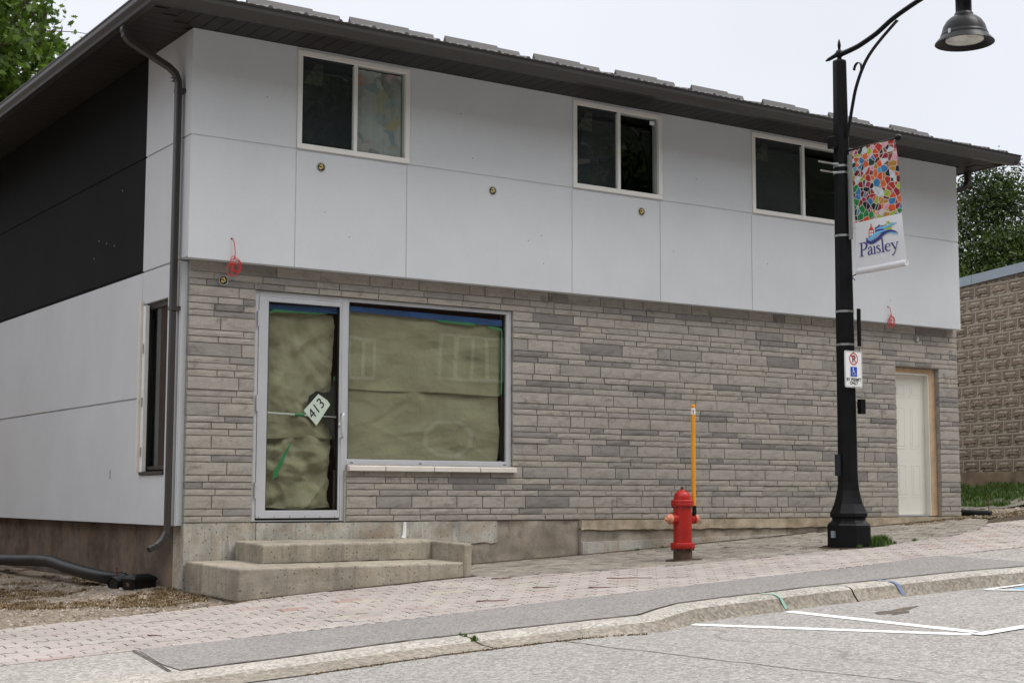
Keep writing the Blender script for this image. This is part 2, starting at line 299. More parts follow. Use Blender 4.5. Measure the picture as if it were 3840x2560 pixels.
# ------------------------------------------------------------------ mesh helpers
class MB:
    def __init__(s): s.v = []; s.f = []; s.tone = []
    def add(s, vs, fs, tone=None):
        k = len(s.v); s.v += [tuple(p) for p in vs]; s.f += [tuple(i+k for i in f) for f in fs]
        s.tone += [tone if tone is not None else 0.5]*len(vs); return s
    def box(s, x0, x1, y0, y1, z0, z1, tone=None):
        return s.add([(x0, y0, z0), (x1, y0, z0), (x1, y1, z0), (x0, y1, z0), (x0, y0, z1), (x1, y0, z1), (x1, y1, z1), (x0, y1, z1)],
                     [(0, 3, 2, 1), (4, 5, 6, 7), (0, 1, 5, 4), (1, 2, 6, 5), (2, 3, 7, 6), (3, 0, 4, 7)], tone)
    def prism(s, poly, h, tone=None):        # poly: list of 3D points (planar, ordered), h: extrusion vector
        n = len(poly); h = Vector(h)
        vs = [Vector(p) for p in poly] + [Vector(p)+h for p in poly]
        return s.add(vs, [tuple(range(n))[::-1], tuple(range(n, 2*n))] + [(i, (i+1) % n, n+(i+1) % n, n+i) for i in range(n)], tone)
    def tube(s, path, r, n=8, cap=True, tone=None, sx=None):
        P = [Vector(p) for p in path]; rr = r if isinstance(r, (list, tuple)) else [r]*len(P); vs = []; fs = []; up = None
        for i, p in enumerate(P):
            t = ((P[i+1]-p) if i == 0 else (p-P[i-1]) if i == len(P)-1 else (P[i+1]-P[i-1])).normalized()
            if up is None: up = Vector((0, 0, 1)) if abs(t.z) < 0.9 else Vector((1, 0, 0))
            a = t.cross(up).normalized(); b = a.cross(t).normalized(); up = b
            for k in range(n):
                q = 2*math.pi*k/n; vs.append(p + (a*math.cos(q) + b*math.sin(q))*rr[i])
        for i in range(len(P)-1):
            for k in range(n): fs.append((i*n+k, i*n+(k+1) % n, (i+1)*n+(k+1) % n, (i+1)*n+k))
        if cap: fs += [tuple(range(n))[::-1], tuple(range((len(P)-1)*n, len(P)*n))]
        return s.add(vs, fs, tone)
    def rect_tube(s, path, side, w, d):      # rectangular section: side = unit vector for width w, d across it
        P = [Vector(p) for p in path]; vs = []; fs = []; S = Vector(side)
        for i, p in enumerate(P):
            t = ((P[i+1]-p) if i == 0 else (p-P[i-1]) if i == len(P)-1 else (P[i+1]-P[i-1])).normalized()
            q = t.cross(S).normalized()
            c = 0.25
            for a, b in ((-1, -1+c), (-1+c, -1), (1-c, -1), (1, -1+c), (1, 1-c), (1-c, 1), (-1+c, 1), (-1, 1-c)): vs.append(p + S*(a*w/2) + q*(b*d/2))
        n = 8
        for i in range(len(P)-1):
            for k in range(n): fs.append((i*n+k, i*n+(k+1) % n, (i+1)*n+(k+1) % n, (i+1)*n+k))
        fs += [tuple(range(n))[::-1], tuple(range((len(P)-1)*n, len(P)*n))]
        return s.add(vs, fs)
    def lathe(s, prof, c=(0, 0, 0), n=24, rot=0.0, axis='Z'):
        vs = []; fs = []; m = len(prof)
        for (r, z) in prof:
            for k in range(n):
                q = 2*math.pi*k/n + rot; x, y = r*math.cos(q), r*math.sin(q)
                vs.append((c[0]+x, c[1]+y, c[2]+z) if axis == 'Z' else (c[0]+z, c[1]+x, c[2]+y) if axis == 'X' else (c[0]+x, c[1]+z, c[2]+y))
        for i in range(m-1):
            for k in range(n): fs.append((i*n+k, i*n+(k+1) % n, (i+1)*n+(k+1) % n, (i+1)*n+k))
        fs += [tuple(range(n))[::-1], tuple(range((m-1)*n, m*n))]
        return s.add(vs, fs)
    def ball(s, c, r, n=10):
        return s.lathe([(max(1e-4, r*math.sin(math.pi*i/n)), -r*math.cos(math.pi*i/n)) for i in range(n+1)], c, n+2)
    def build(s, name, mat, parent=None, smooth=False, bevel=0, tone=False, seg=2, recalc=False):
        off = wloc(parent) if parent else Vector((0, 0, 0))
        me = bpy.data.meshes.new(name)
        me.from_pydata([(a-off.x, b-off.y, c-off.z) for a, b, c in s.v], [], s.f)
        me.materials.append(M[mat] if isinstance(mat, str) else mat)
        if tone:
            at = me.color_attributes.new('tone', 'FLOAT_COLOR', 'POINT')
            arr = np.ones((len(s.v), 4), 'f'); arr[:, 0] = s.tone; at.data.foreach_set('color', arr.ravel())
        if smooth: me.polygons.foreach_set('use_smooth', [True]*len(me.polygons))
        o = bpy.data.objects.new(name, me); COL.objects.link(o)
        if parent: o.parent = parent
        if bevel:
            b = o.modifiers.new('bevel', 'BEVEL'); b.width = bevel; b.segments = seg; b.limit_method = 'ANGLE'; b.angle_limit = R(40)
        if smooth:
            try:
                me.set_sharp_from_angle(angle=R(45))
            except Exception: pass
        return o
def wloc(p):
    v = Vector((0, 0, 0))
    while p is not None: v += Vector(p.location); p = p.parent
    return v
def tag(o, label=None, cat=None, group=None, kind=None):
    if label: o['label'] = label
    if cat: o['category'] = cat
    if group: o['group'] = group
    if kind: o['kind'] = kind
    return o
def root(name, loc, label, cat, group=None, kind=None):
    o = bpy.data.objects.new(name, None); o.location = loc; o.empty_display_size = 0.2; COL.objects.link(o)
    return tag(o, label, cat, group, kind)
def stuff(o): o['kind'] = 'stuff'; return o
def np_mesh(name, V, F, mat, parent=None, tone=None):
    """V (n,3) array, F (m,k) array of equal-size faces"""
    off = np.array(wloc(parent)) if parent else np.zeros(3)
    me = bpy.data.meshes.new(name); V = np.asarray(V, 'f') - off.astype('f'); F = np.asarray(F, 'i')
    me.vertices.add(len(V)); me.vertices.foreach_set('co', V.ravel())
    k = F.shape[1]; me.loops.add(F.size); me.loops.foreach_set('vertex_index', F.ravel())
    me.polygons.add(len(F)); me.polygons.foreach_set('loop_start', np.arange(0, F.size, k, dtype='i'))
    me.update(calc_edges=True); me.materials.append(M[mat])
    if tone is not None:
        at = me.color_attributes.new('tone', 'FLOAT_COLOR', 'POINT')
        arr = np.ones((len(V), 4), 'f'); arr[:, 0] = tone; at.data.foreach_set('color', arr.ravel())
    o = bpy.data.objects.new(name, me); COL.objects.link(o)
    if parent: o.parent = parent
    return o
def lerp(tab, x):
    if x <= tab[0][0]: return tab[0][1]
    for (a, b), (c, d_) in zip(tab, tab[1:]):
        if x <= c: return b + (d_-b)*(x-a)/(c-a)
    return tab[-1][1]
def sm(a, b, x):
    t = min(1, max(0, (x-a)/(b-a))); return t*t*(3-2*t)
def fbm(x, y, z=0, s=1): return noise.fractal(Vector((x*s, y*s, z*s)), 0.9, 2.0, 4)
def text_mesh(mb, txt, origin, u, v, size, align='CENTER', thick=0.0, shear=0.0, space=1.0):
    cu = bpy.data.curves.new('lettering', 'FONT'); cu.body = txt; cu.size = size; cu.align_x = align; cu.shear = shear; cu.space_character = space
    cu.offset = thick
    ob = bpy.data.objects.new('lettering', cu); COL.objects.link(ob)
    dg = bpy.context.evaluated_depsgraph_get(); me = ob.evaluated_get(dg).to_mesh()
    O, U, W = Vector(origin), Vector(u), Vector(v)
    mb.add([O + U*p.co.x + W*p.co.y for p in me.vertices], [tuple(f.vertices) for f in me.polygons])
    ob.evaluated_get(dg).to_mesh_clear(); bpy.data.objects.remove(ob); bpy.data.curves.remove(cu)

# ------------------------------------------------------------------ ground surfaces
def Gx(x):
    if x < -12: return -1.341 - 0.01*(-12-x)
    if x <= 14: return -0.645 + 0.058*x
    return 0.167 + 0.02*min(x-14, 60)
def G(x, y):
    c = 0.02*y if y < 0 else 0.004*min(y, 40)
    b = 0.03*math.exp(-((y+0.9)/0.9)**2)*sm(-0.6, 0.4, x)*(1-sm(2.8, 4.5, x))
    return Gx(x) + c + b
KB = [(-9, -4.3), (-2.6, -4.1), (-1.65, -4.2), (-1.05, -4.22), (0.03, -4.17), (0.47, -4.2), (1.3, -4.26), (1.72, -4.31), (1.88, -4.33), (2.13, -4.19), (2.51, -4.02), (3.0, -4.01), (3.37, -4.03), (3.84, -4.02), (4.48, -4.1), (5.51, -4.2), (6.25, -4.37), (9, -4.6), (40, -6.5)]
PF = [(-9, -3.15), (-2.4, -3.11), (-1.51, -3.13), (-0.58, -3.17), (0.65, -3.2), (1.37, -3.14), (2.52, -3.13), (4.19, -3.16), (5.52, -3.2), (6.34, -3.1), (7.6, -3.2), (12, -3.2), (40, -4.5)]
PB = [(-9, -1.35), (-1.9, -1.21), (-1.11, -1.22), (-0.1, -1.24), (0.0, -1.2), (2.42, -1.2), (2.6, -1.45), (3.55, -1.57), (4.36, -1.72), (5.33, -1.86), (6.34, -1.84), (6.93, -1.87), (7.98, -1.8), (8.52, -1.70), (9.2, -1.45), (10.0, -0.95), (10.8, -0.35), (11.5, 0.0), (14, 0.6), (40, 1.5)]
def drop(x): return 0.05 + 0.068*sm(0.9, 2.5, x)
def sheet(name, x0, x1, dx, yfa, yfb, ny, zf, mat, parent=None, jitter=0.0):
    nx = int(round((x1-x0)/dx)); V = []; F = []
    for i in range(nx+1):
        x = x0 + (x1-x0)*i/nx; ya, yb = yfa(x), yfb(x)
        for j in range(ny+1):
            y = ya + (yb-ya)*j/ny; V.append((x, y, zf(x, y)))
    for i in range(nx):
        for j in range(ny):
            a = i*(ny+1)+j; F.append((a, a+ny+1, a+ny+2, a+1))
    return np_mesh(name, V, F, mat, parent)
# one ground sheet to the horizon
xs = np.concatenate([np.linspace(-300, -14, 8), np.linspace(-12, 30, 43), np.linspace(36, 300, 8)])
ys = np.concatenate([np.linspace(-300, -40, 7), np.linspace(-34, 30, 33), np.linspace(36, 300, 8)])
V = [(x, y, G(x, max(y, -9)) - 0.06 - (0.13 if y < -4.4 else 0) - 0.30*(y < -2.9) + (0.12*max(0, min(y, 200)-35))) for x in xs for y in ys]
F = [(i*len(ys)+j, (i+1)*len(ys)+j, (i+1)*len(ys)+j+1, i*len(ys)+j+1) for i in range(len(xs)-1) for j in range(len(ys)-1)]
tag(np_mesh('ground', V, F, 'earth'), kind='structure', label='bare ground reaching to the wooded slope')

def road_z(x, y):
    k = lerp(KB, x); yy = max(y, -10)
    return G(x, yy) - drop(x) - 0.015*sm(k-0.05, k-0.6, y)*0
rd = sheet('road', -60, 60, 0.1, lambda x: -22, lambda x: lerp(KB, x)-0.27, 24, road_z, 'road')
tag(rd, 'pale grey worn asphalt street in front of the kerb', kind='structure')

# kerb: three cast lengths, flush at the left driveway and full height on the right
kroot = root('kerb', (0, -4.3, -0.7), 'weathered concrete kerb between asphalt strip and street', None, kind='structure')
for a, b in ((-20, 0.405), (0.42, 4.16), (4.175, 40)):
    mbk = MB(); mbf = MB(); xs_ = [a]
    while xs_[-1] < b: xs_.append(min(b, xs_[-1] + (0.06 if -3 < xs_[-1] < 7 else 0.5)))
    rows = []; 
    for x in xs_:
        k = lerp(KB, x); t = sm(0.9, 2.5, x); n = 0.003*fbm(x, 0, 0, 5); n2 = 0.003*fbm(x, 7, 0, 4)
        r0 = G(x, k) + n*0.5
        dz = drop(x)
        rows.append([(x, k, r0), (x, k-0.13, r0-0.002-0.004*(1-t)+n), (x, k-0.175, r0-0.010-0.008*(1-t)+n2), (x, k-0.205-n, r0-0.028-0.000*(1-t)),
                     (x, k-0.235-n2, r0-dz*0.62-0.004), (x, k-0.285-0.01*(1-t), r0-dz-0.012*t+0.006*(1-t)), (x, k-0.315-0.13*(1-t), r0-dz-0.035*t+0.004*(1-t)-0.006)])
    def strip(mb, j0, j1):
        V = [p for r in rows for p in r[j0:j1+1]]; n = j1-j0+1
        mb.add(V, [(i*n+j, i*n+j+1, (i+1)*n+j+1, (i+1)*n+j) for i in range(len(rows)-1) for j in range(n-1)])
    strip(mbk, 0, 3); strip(mbf, 3, 6)
    ks = mbk.build('kerb_stone', 'kerb', kroot, smooth=True)
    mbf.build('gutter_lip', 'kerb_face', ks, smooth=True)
mk = MB()
for x, w_ in ((3.42, 0.045),): pass
def kerb_mark(x0, x1, mat, label):
    mb = MB(); V = []
    for (yy, dz_) in ((-0.0, 0.004), (-0.13, 0.004), (-0.18, -0.005), (-0.212, -0.022), (-0.243, -drop(3)*0.60), (-0.268, -drop(3)*0.93)):
        for x in (x0, x1):
            sh = 0.05*(-yy/0.27); k = lerp(KB, x+sh); V.append((x+sh, k+yy, G(x, k)+dz_+0.004))
    mb.add(V, [(2*i, 2*i+2, 2*i+3, 2*i+1) for i in range(5)])
    tag(mb.build('survey_mark', mat), label, 'paint mark', 'survey paint marks sprayed across the kerb')
kerb_mark(3.335, 3.362, 'kmark_teal', 'thin teal spray paint line across the kerb face')
kerb_mark(4.59, 4.625, 'kmark_blue', 'blue spray paint line across the kerb beside its joint')

# asphalt strip, older pavement at both ends, pink paver field, grey paver field, gravel yard
tag(sheet('asphalt_strip', -1.6, 6.6, 0.1, lambda x: lerp(KB, x)+0.01, lambda x: lerp(PF, x)+0.02*fbm(x, 3, 0, 3) if x > -1.5 else lerp(PF, x)*0+(-4.2+(x+1.65)*7), 8, lambda x, y: G(x, y)+0.002, 'asphalt'),
    'dark grey asphalt patch strip behind the kerb', kind='structure')
tag(sheet('old_pavement', -20, 40, 0.5, lambda x: lerp(KB, x)+0.002, lambda x: lerp(PF, x)+0.02, 6, lambda x, y: G(x, y)-0.004, 'old_asphalt'),
    'pale worn asphalt pavement at both ends of the darker strip', kind='structure')
def vis_px(p):
    q = m3.transposed() @ (Vector(p)-CAM)
    if q.z > -0.1: return None
    return (0.5 + 1.46142*q.x/-q.z, 0.5 - 1.46142*q.y/-q.z*1.5, -q.z)
def in_view(p, m=0.03):
    q = vis_px(p); return q is not None and -m < q[0] < 1+m and -m < q[1] < 1+m

pv = sheet('pavement', -20, 40, 0.5, lambda x: lerp(PF, x)-0.0, lambda x: lerp(PB, x)+0.03, 6, lambda x, y: G(x, y)-0.014 + 0.010*0, 'joint')
tag(pv, 'pavement of pink interlocking pavers', kind='structure')
# interlocking wavy pavers
def zig(n=8, amp=0.022):
    return [(i/n, amp*math.sin(2*math.pi*2*i/n + 0.6)) for i in range(n+1)]
pa, pb = 0.225, 0.142
cells = []
for j in range(18):
    for i in range(int(24/pa)):
        x = -8 + i*pa + (0.5*pa if j % 2 else 0); y = -3.45 + j*pb
        cells.append((x, y))
def paver_poly(x, y):
    g = 0.0065; pts = []
    for u, a in zig(): pts.append((x + g + u*(pa-2*g), y + a + g))
    for v, a in zig(4, 0.010)[1:-1]: pts.append((x + pa - g + a, y + v*pb + zig()[-1][1]))
    for u, a in reversed(zig()): pts.append((x + g + u*(pa-2*g), y + pb + a - g))
    for v, a in reversed(zig(4, 0.010)[1:-1]): pts.append((x + g + a, y + v*pb + zig()[0][1]))
    return pts
def clipped(pts, lo, hi):
    out = []
    for (px, py) in pts:
        out.append((px, min(hi(px), max(lo(px), py))))
    a = sum(out[i][0]*out[(i+1) % len(out)][1]-out[(i+1) % len(out)][0]*out[i][1] for i in range(len(out)))/2
    return out if a > 0.006 else None
def make_pavers(polys, mat, parent, tones):
    scored = []
    for k, pts in enumerate(polys):
        cx = sum(p[0] for p in pts)/len(pts); cy = sum(p[1] for p in pts)/len(pts)
        q = vis_px((cx, cy, G(cx, cy))); vis = q is not None and -0.01 < q[0] < 1.01 and -0.01 < q[1] < 1.01
        blocked = (0.0 < cx < 2.3 and cy > -1.2)
        scored.append((0 if (vis and not blocked) else 1, -(cy+13.13)*0 + (Vector((cx, cy, 0))-Vector((CAM.x, CAM.y, 0))).length, k, cx, cy))
    scored.sort(); rest = MB()
    for r, (_, _, k, cx, cy) in enumerate(scored):
        tilt = (random.gauss(0, 0.006), random.gauss(0, 0.008)); dz = random.gauss(0, 0.0015)
        P = [(x, y, G(x, y) + dz + tilt[0]*(x-cx) + tilt[1]*(y-cy)) for x, y in polys[k]]
        I = [(cx+(x-cx)*0.965, cy+(y-cy)*0.94, z+0.0035) for x, y, z in P]
        B = [(x, y, z-0.02) for x, y, z in P]; n = len(P)
        vs = B + P + I
        fs = [(i, (i+1) % n, n+(i+1) % n, n+i) for i in range(n)] + [(n+i, n+(i+1) % n, 2*n+(i+1) % n, 2*n+i) for i in range(n)] + [tuple(range(2*n, 3*n))]
        tn = tones()
        if r < 298: MB().add(vs, fs, tn).build('paver', mat, parent, tone=True)
        else: rest.add(vs, fs, tn)
    stuff(rest.build('paver', mat, parent, tone=True))
polys = []
for (x, y) in cells:
    p = clipped(paver_poly(x, y), lambda q: lerp(PF, q)+0.004, lambda q: lerp(PB, q))
    if p: polys.append(p)
make_pavers(polys, 'paver_pink', pv, lambda: random.choice([random.random()*0.07, 1.0]) if random.random() < 0.05 else random.uniform(0.1, 0.9))
gp = sheet('brick_pavement', 2.42, 10.72, 0.2, lambda x: min(lerp(PB, x)+0.03, -0.06), lambda x: -0.012, 4, lambda x, y: G(x, y)-0.012, 'joint')
tag(gp, 'grey brick pavers laid between the wall and the pink pavers', kind='structure')
polys = []; c45, s45 = math.cos(R(32)), math.sin(R(32)); L_, W_ = 0.20, 0.10
for a in range(-60, 90):
    for b in range(-60, 60):
        # herringbone: horizontal and vertical bricks on a diagonal lattice
        ox, oy = (a - b)*W_ + 2*0, (a + b)*W_
        k = (a-b) % 1
        if (a - b) % 4 == 0 or True:
            pass
for i in range(-45, 75):
    for j in range(-40, 60):
        m = (i - j) % 4
        if m == 0: rect = (i*W_, j*W_, L_, W_)
        elif m == 3: rect = (i*W_, j*W_, W_, L_)
        else: continue
        rx, ry, w_, h_ = rect; g = 0.0035
        pts = []
        for (u, v) in ((rx+g, ry+g), (rx+w_-g, ry+g), (rx+w_-g, ry+h_-g), (rx+g, ry+h_-g)):
            pts.append((5 + u*c45 - v*s45, -1 + u*s45 + v*c45))
        cx = sum(p[0] for p in pts)/4
        if cx < 2.5 or cx > 10.66: continue
        q = clipped(pts, lambda t: lerp(PB, t)+0.012, lambda t: -0.014)
        if q: polys.append(q)
make_pavers(polys, 'paver_grey', gp, lambda: random.random())

def yard_z(x, y): return G(x, y) - 0.004 + 0.05*math.exp(-((x+0.1)/0.5)**2-((y-0.8)/0.8)**2) + 0.018*fbm(x, y, 0, 1.6) + 0.006*fbm(x, y, 3, 9)*(1) - 0.012*sm(-1.5, -1.2, y)*0
tag(sheet('gravel_yard', -16, 0.30, 0.1, lambda x: lerp(PB, x)-0.015, lambda x: 16 if x < 0.02 else -0.0, 110, lambda x, y: yard_z(x, y) - 0.012*sm(-1.0, -1.24, y), 'gravel'),
    'brown gravel and dirt yard beside the side wall', kind='structure')
tag(sheet('side_yard', 10.78, 40, 0.4, lambda x: lerp(PB, x)-0.01, lambda x: 20, 50, lambda x, y: G(x, y)+0.004+0.02*fbm(x, y, 0, 1.2), 'gravel'),
    'gravel ground between the two buildings', kind='structure')

# ------------------------------------------------------------------ road markings
def ribbon(p, q, w_, zoff=0.004, n=24):
    (x0, y0), (x1, y1) = p, q; L = math.hypot(x1-x0, y1-y0); nx, ny = -(y1-y0)/L*w_/2, (x1-x0)/L*w_/2
    V = []
    for i in range(n+1):
        t = i/n; x, y = x0+(x1-x0)*t, y0+(y1-y0)*t
        for s_ in (-1, 1): V.append((x+nx*s_, y+ny*s_, road_z(x+nx*s_, y+ny*s_)+zoff))
    return V, [(2*i, 2*i+1, 2*i+3, 2*i+2) for i in range(n)]
for p, q, lb in (((2.32, -4.26), (3.33, -6.17), 'white painted stall line starting nearest the flush kerb'), ((3.36, -4.35), (3.44, -6.12), 'white painted stall line starting below the teal kerb mark')):
    mb = MB(); V, F = ribbon(p, q, 0.10); mb.add(V, F); tag(mb.build('parking_line', 'line_white'), lb, 'road marking', 'white parking lines', 'structure')
mb = MB(); V, F = ribbon((3.33, -6.215), (9, -6.15), 0.10, 0.008); mb.add(V, F)
tag(mb.build('parking_line', 'line_white'), 'long white line running right along the stalls, parallel to the kerb', 'road marking', 'white parking lines', 'structure')
bp = MB(); xs_ = np.linspace(5.55, 7.5, 8); tri = [(x, y) for x in xs_ for y in (-4.72-0.02, -4.72-0.02-0.9*(x-5.55) if x < 5.95 else -5.1)]
bp.add([(x, y, road_z(x, y)+0.004) for x, y in tri], [(2*i, 2*i+1, 2*i+3, 2*i+2) for i in range(7)])
tag(bp.build('accessible_stall_paint', 'line_blue'), 'light blue paint patch of the accessible stall at the right edge', 'road marking', kind='structure')
for p, q in (((5.41, -4.615), (7.5, -4.66)), ((5.41, -4.63), (5.80, -5.20))):
    mb = MB(); V, F = ribbon(p, q, 0.055, 0.008); mb.add(V, F); tag(mb.build('stall_border', 'line_white'), 'white border lines of the blue stall paint at the right edge', 'road marking', 'white borders of the blue stall', 'structure')
mb = MB(); ol = []
for k in range(28):
    a = 2*math.pi*k/28; r = 1+0.35*math.sin(3*a+1)+0.15*math.sin(7*a); x, y = 3.93+0.26*r*math.cos(a)*0.9, -4.97+0.09*r*math.sin(a)+0.06*math.cos(a); ol.append((x, y, road_z(x, y)+0.003))
mb.add([(3.93, -4.97, road_z(3.93, -4.97)+0.003)]+ol, [(0, 1+k, 1+(k+1) % 28) for k in range(28)])
tag(mb.build('road_stain', 'stain'), 'dark worn stain on the road surface below the kerb', 'stain', kind='structure')
# the long wandering crack in the street
mb = MB(); cr = [(0.94, -4.5), (0.96, -4.89), (1.0, -5.2), (1.09, -5.55), (1.14, -5.95), (1.23, -6.32), (1.27, -6.6), (1.37, -6.9), (1.5, -7.4)]
V = []
for i in range(81):
    y = -4.5 - 2.9*i/80; x = lerp([(-p[1], p[0]) for p in cr], -y) + 0.02*fbm(y, 0, 0, 6); wd = 0.006+0.003*fbm(y, 4, 0, 9)
    V += [(x-wd, y, road_z(x, y)+0.003), (x+wd, y, road_z(x, y)+0.003)]
mb.add(V, [(2*i, 2*i+1, 2*i+3, 2*i+2) for i in range(80)])
tag(mb.build('road_crack', 'joint'), 'thin dark crack wandering across the street', 'crack', kind='structure')
mb = MB(); V = []
for i in range(200):       # tar seam along the back of the kerb
    x = -1.6 + 8.0*i/199; k = lerp(KB, x)+0.006; wd = 0.008+0.006*abs(fbm(x, 2, 0, 3))+0.006*abs(fbm(x, 2, 0, 12))
    V += [(x, k-wd*0.6, G(x, k)+0.006), (x, k+wd, G(x, k)+0.007)]
mb.add(V, [(2*i, 2*i+2, 2*i+3, 2*i+1) for i in range(199)])
for i in range(30):
    pass
V = []
for i in range(21):
    t = i/20; x, y = -1.53-0.14*t, -3.13-1.07*t; V += [(x-0.007-0.004*fbm(t, 1, 0, 5), y, G(x, y)+0.006), (x+0.008, y, G(x, y)+0.006)]
mb.add(V, [(2*i, 2*i+1, 2*i+3, 2*i+2) for i in range(20)])
tag(mb.build('tar_seam', 'joint'), 'dark tar seam behind the kerb and round the asphalt patch', 'seam', kind='structure')

# ------------------------------------------------------------------ the corner building
B = root('corner_building', (0, 0, 0), 'two-storey building with grey stucco above a wall of split stone, dark metal eaves', 'building')
def wall_grid(mb, xc, zc, y0, y1, holes):
    for i in range(len(xc)-1):
        for j in range(len(zc)-1):
            cx, cz = (xc[i]+xc[i+1])/2, (zc[j]+zc[j+1])/2
            if any(a < cx < b and c < cz < d_ for a, b, c, d_ in holes): continue
            mb.box(xc[i], xc[i+1], y0, y1, zc[j], zc[j+1])
DOOR = (0.70, 1.67, 0.0, 2.20); SHOP = (1.67, 3.64, 0.55, 2.20); SD = (9.50, 10.31, 0.0, 1.90)
W1, W2, W3 = (1.033, 2.287, 3.593, 4.572), (4.337, 5.588, 3.593, 4.572), (6.965, 8.64, 3.593, 4.572)
mb = MB(); E_ = 0.004
holes = [(DOOR[0]-E_, DOOR[1], -1, 2.2+E_), (SHOP[0], SHOP[1]+E_, 0.55-0.05, 2.2+E_), (SD[0]-E_, SD[1]+E_, -1, 1.9+E_)]
wall_grid(mb, [0.036, DOOR[0]-E_, 1.67, 3.64+E_, SD[0]-E_, SD[1]+E_, 10.674], [-0.004, 0.50, 1.9+E_, 2.2+E_, 2.45], 0.012, 0.26, holes)
core = mb.build('stone_wall', 'mortar', B)
# stone courses (z of the bed joints read off the wall)
CZ = [0, .060, .126, .248, .310, .372, .437, .558, .621, .682, .803, .864, .925, .985, 1.106, 1.166, 1.227, 1.348, 1.413, 1.476, 1.541, 1.665, 1.724, 1.787, 1.913, 1.971, 2.034, 2.1, 2.200, 2.262, 2.330, 2.43]
def stone(mb, x0, x1, z0, z1, tone, seed, depth=0.062):
    W = x1-x0; H = z1-z0; nx = max(2, min(6, int(round(W/0.09)))); nz = 2 if H < 0.09 else 3
    yb = random.gauss(0, 0.0025)
    def pt(i, j, inset):
        x = x0 + W*i/nx; z = z0 + H*j/nz
        edge = (i in (0, nx)) or (j in (0, nz))
        bul = 0.0 if edge else 0.001
        y = yb - bul + 0.005*fbm(x*3+seed, z*3, seed, 3.0)*(0.5 if edge else 1)
        if edge:
            if i == 0: x += 0.0025
            if i == nx: x -= 0.0025
            if j == 0: z += 0.002
            if j == nz: z -= 0.002
            y += 0.001
        return (x, y, z)
    F0 = [pt(i, j, 0) for i in range(nx+1) for j in range(nz+1)]
    idx = lambda i, j: i*(nz+1)+j
    faces = [(idx(i, j), idx(i+1, j), idx(i+1, j+1), idx(i, j+1)) for i in range(nx) for j in range(nz)]
    ring = [idx(i, 0) for i in range(nx)] + [idx(nx, j) for j in range(nz)] + [idx(i, nz) for i in range(nx, 0, -1)] + [idx(0, j) for j in range(nz, 0, -1)]
    n0 = len(F0); back = [(min(max(F0[k][0], x0+0.001), x1-0.001), depth, F0[k][2]) for k in ring]
    faces += [(ring[k], n0+k, n0+(k+1) % len(ring), ring[(k+1) % len(ring)]) for k in range(len(ring))]
    mb.add(F0+back, faces, tone)
g = 0.0028; stones = []
for c in range(len(CZ)-1):
    z0, z1 = CZ[c]+g, CZ[c+1]-g; big = (CZ[c+1]-CZ[c]) > 0.09
    segs = []; zc = (z0+z1)/2; x = 0.03
    blocks = [(DOOR[0], DOOR[1] if zc > 0.54 else DOOR[1])] if zc < 2.2 else []
    if zc < 2.2: blocks = [(0.70, 3.64)] if zc > 0.5 else [(0.70, 1.69)]
    if zc < 1.9: blocks.append((SD[0], SD[1]))
    cur = 0.03; spans = []
    for a, b in blocks: spans.append((cur, a)); cur = b
    spans.append((cur, 10.68))
    for a, b in spans:
        x = a
        while x < b-0.01:
            L = random.choice([0.17, 0.24, 0.30, 0.36, 0.42, 0.48, 0.54]) * random.uniform(0.95, 1.06)
            if big: L *= 1.08
            if b-(x+L) < 0.12: L = b-x
            xe = min(b, x+L)
            r = random.random()
            tone = random.uniform(0, 0.2) if r < (0.16 if not big else 0.06) else random.uniform(0.25, 0.5) if r < 0.4 else random.uniform(0.5, 0.8) if r < 0.78 else random.uniform(0.8, 1.0)
            if big and tone > 0.8: tone -= 0.2
            x0_ = x + (0 if x == a else g); x1_ = xe - (0 if xe == b else g)
            q = vis_px(((x0_+x1_)/2, 0, zc)); area = (x1_-x0_)*(z1-z0)/q[2]**2
            stones.append((area, x0_, x1_, z0, z1, tone)); x = xe
stones.sort(reverse=True); rest = MB()
for k, (_, x0_, x1_, z0, z1, tn) in enumerate(stones):
    if k < 299:
        mb = MB(); stone(mb, x0_, x1_, z0, z1, tn, k*1.37); mb.build('stone', 'stone', core, smooth=False, tone=True)
    else: stone(rest, x0_, x1_, z0, z1, tn, k*1.37)
stuff(rest.build('stone', 'stone', core, tone=True))

# foundation: rough grey at the left, brown patches, cream cast band with a slab below at the right
def rough_box(mb, x0, x1, y, z0f, z1f, depth, nx, nz, amp=0.006, s=4, seed=0):
    V = []; F = []
    for i in range(nx+1):
        x = x0+(x1-x0)*i/nx
        for j in range(nz+1):
            a, b = z0f(x), z1f(x); z = a+(b-a)*j/nz; e_ = 0.3 if j in (0, nz) else 1
            V.append((x, y + amp*e_*fbm(x+seed, z, seed, s), z))
    n = nz+1; F = [(i*n+j, (i+1)*n+j, (i+1)*n+j+1, i*n+j+1) for i in range(nx) for j in range(nz)]
    mb.add(V, F); k = len(V)
    top = [(V[i*n+nz][0], y+depth, V[i*n+nz][2]) for i in range(nx+1)]
    V2 = [V[i*n+nz] for i in range(nx+1)] + top; mb.add(V2, [(i, i+1, nx+1+i+1, nx+1+i) for i in range(nx)])
    for (ii, rev) in ((0, 1), (nx, 0)):
        a0, a1 = V[ii*n], V[ii*n+nz]; mb.add([a0, a1, (a1[0], y+depth, a1[2]), (a0[0], y+depth, a0[2])], [(0, 1, 2, 3)])
mb = MB(); rough_box(mb, 0.03, 0.74, 0.004, lambda x: G(x, 0)-0.1, lambda x: -0.006, 0.25, 16, 12, 0.010, 5)
mb.build('foundation', 'found_grey', B, smooth=True)
mb = MB(); rough_box(mb, 0.742, 2.42, -0.008, lambda x: G(x, 0)-0.1, lambda x: -0.010+0.003*fbm(x, 0, 0, 6), 0.26, 30, 8, 0.006, 4, 3)
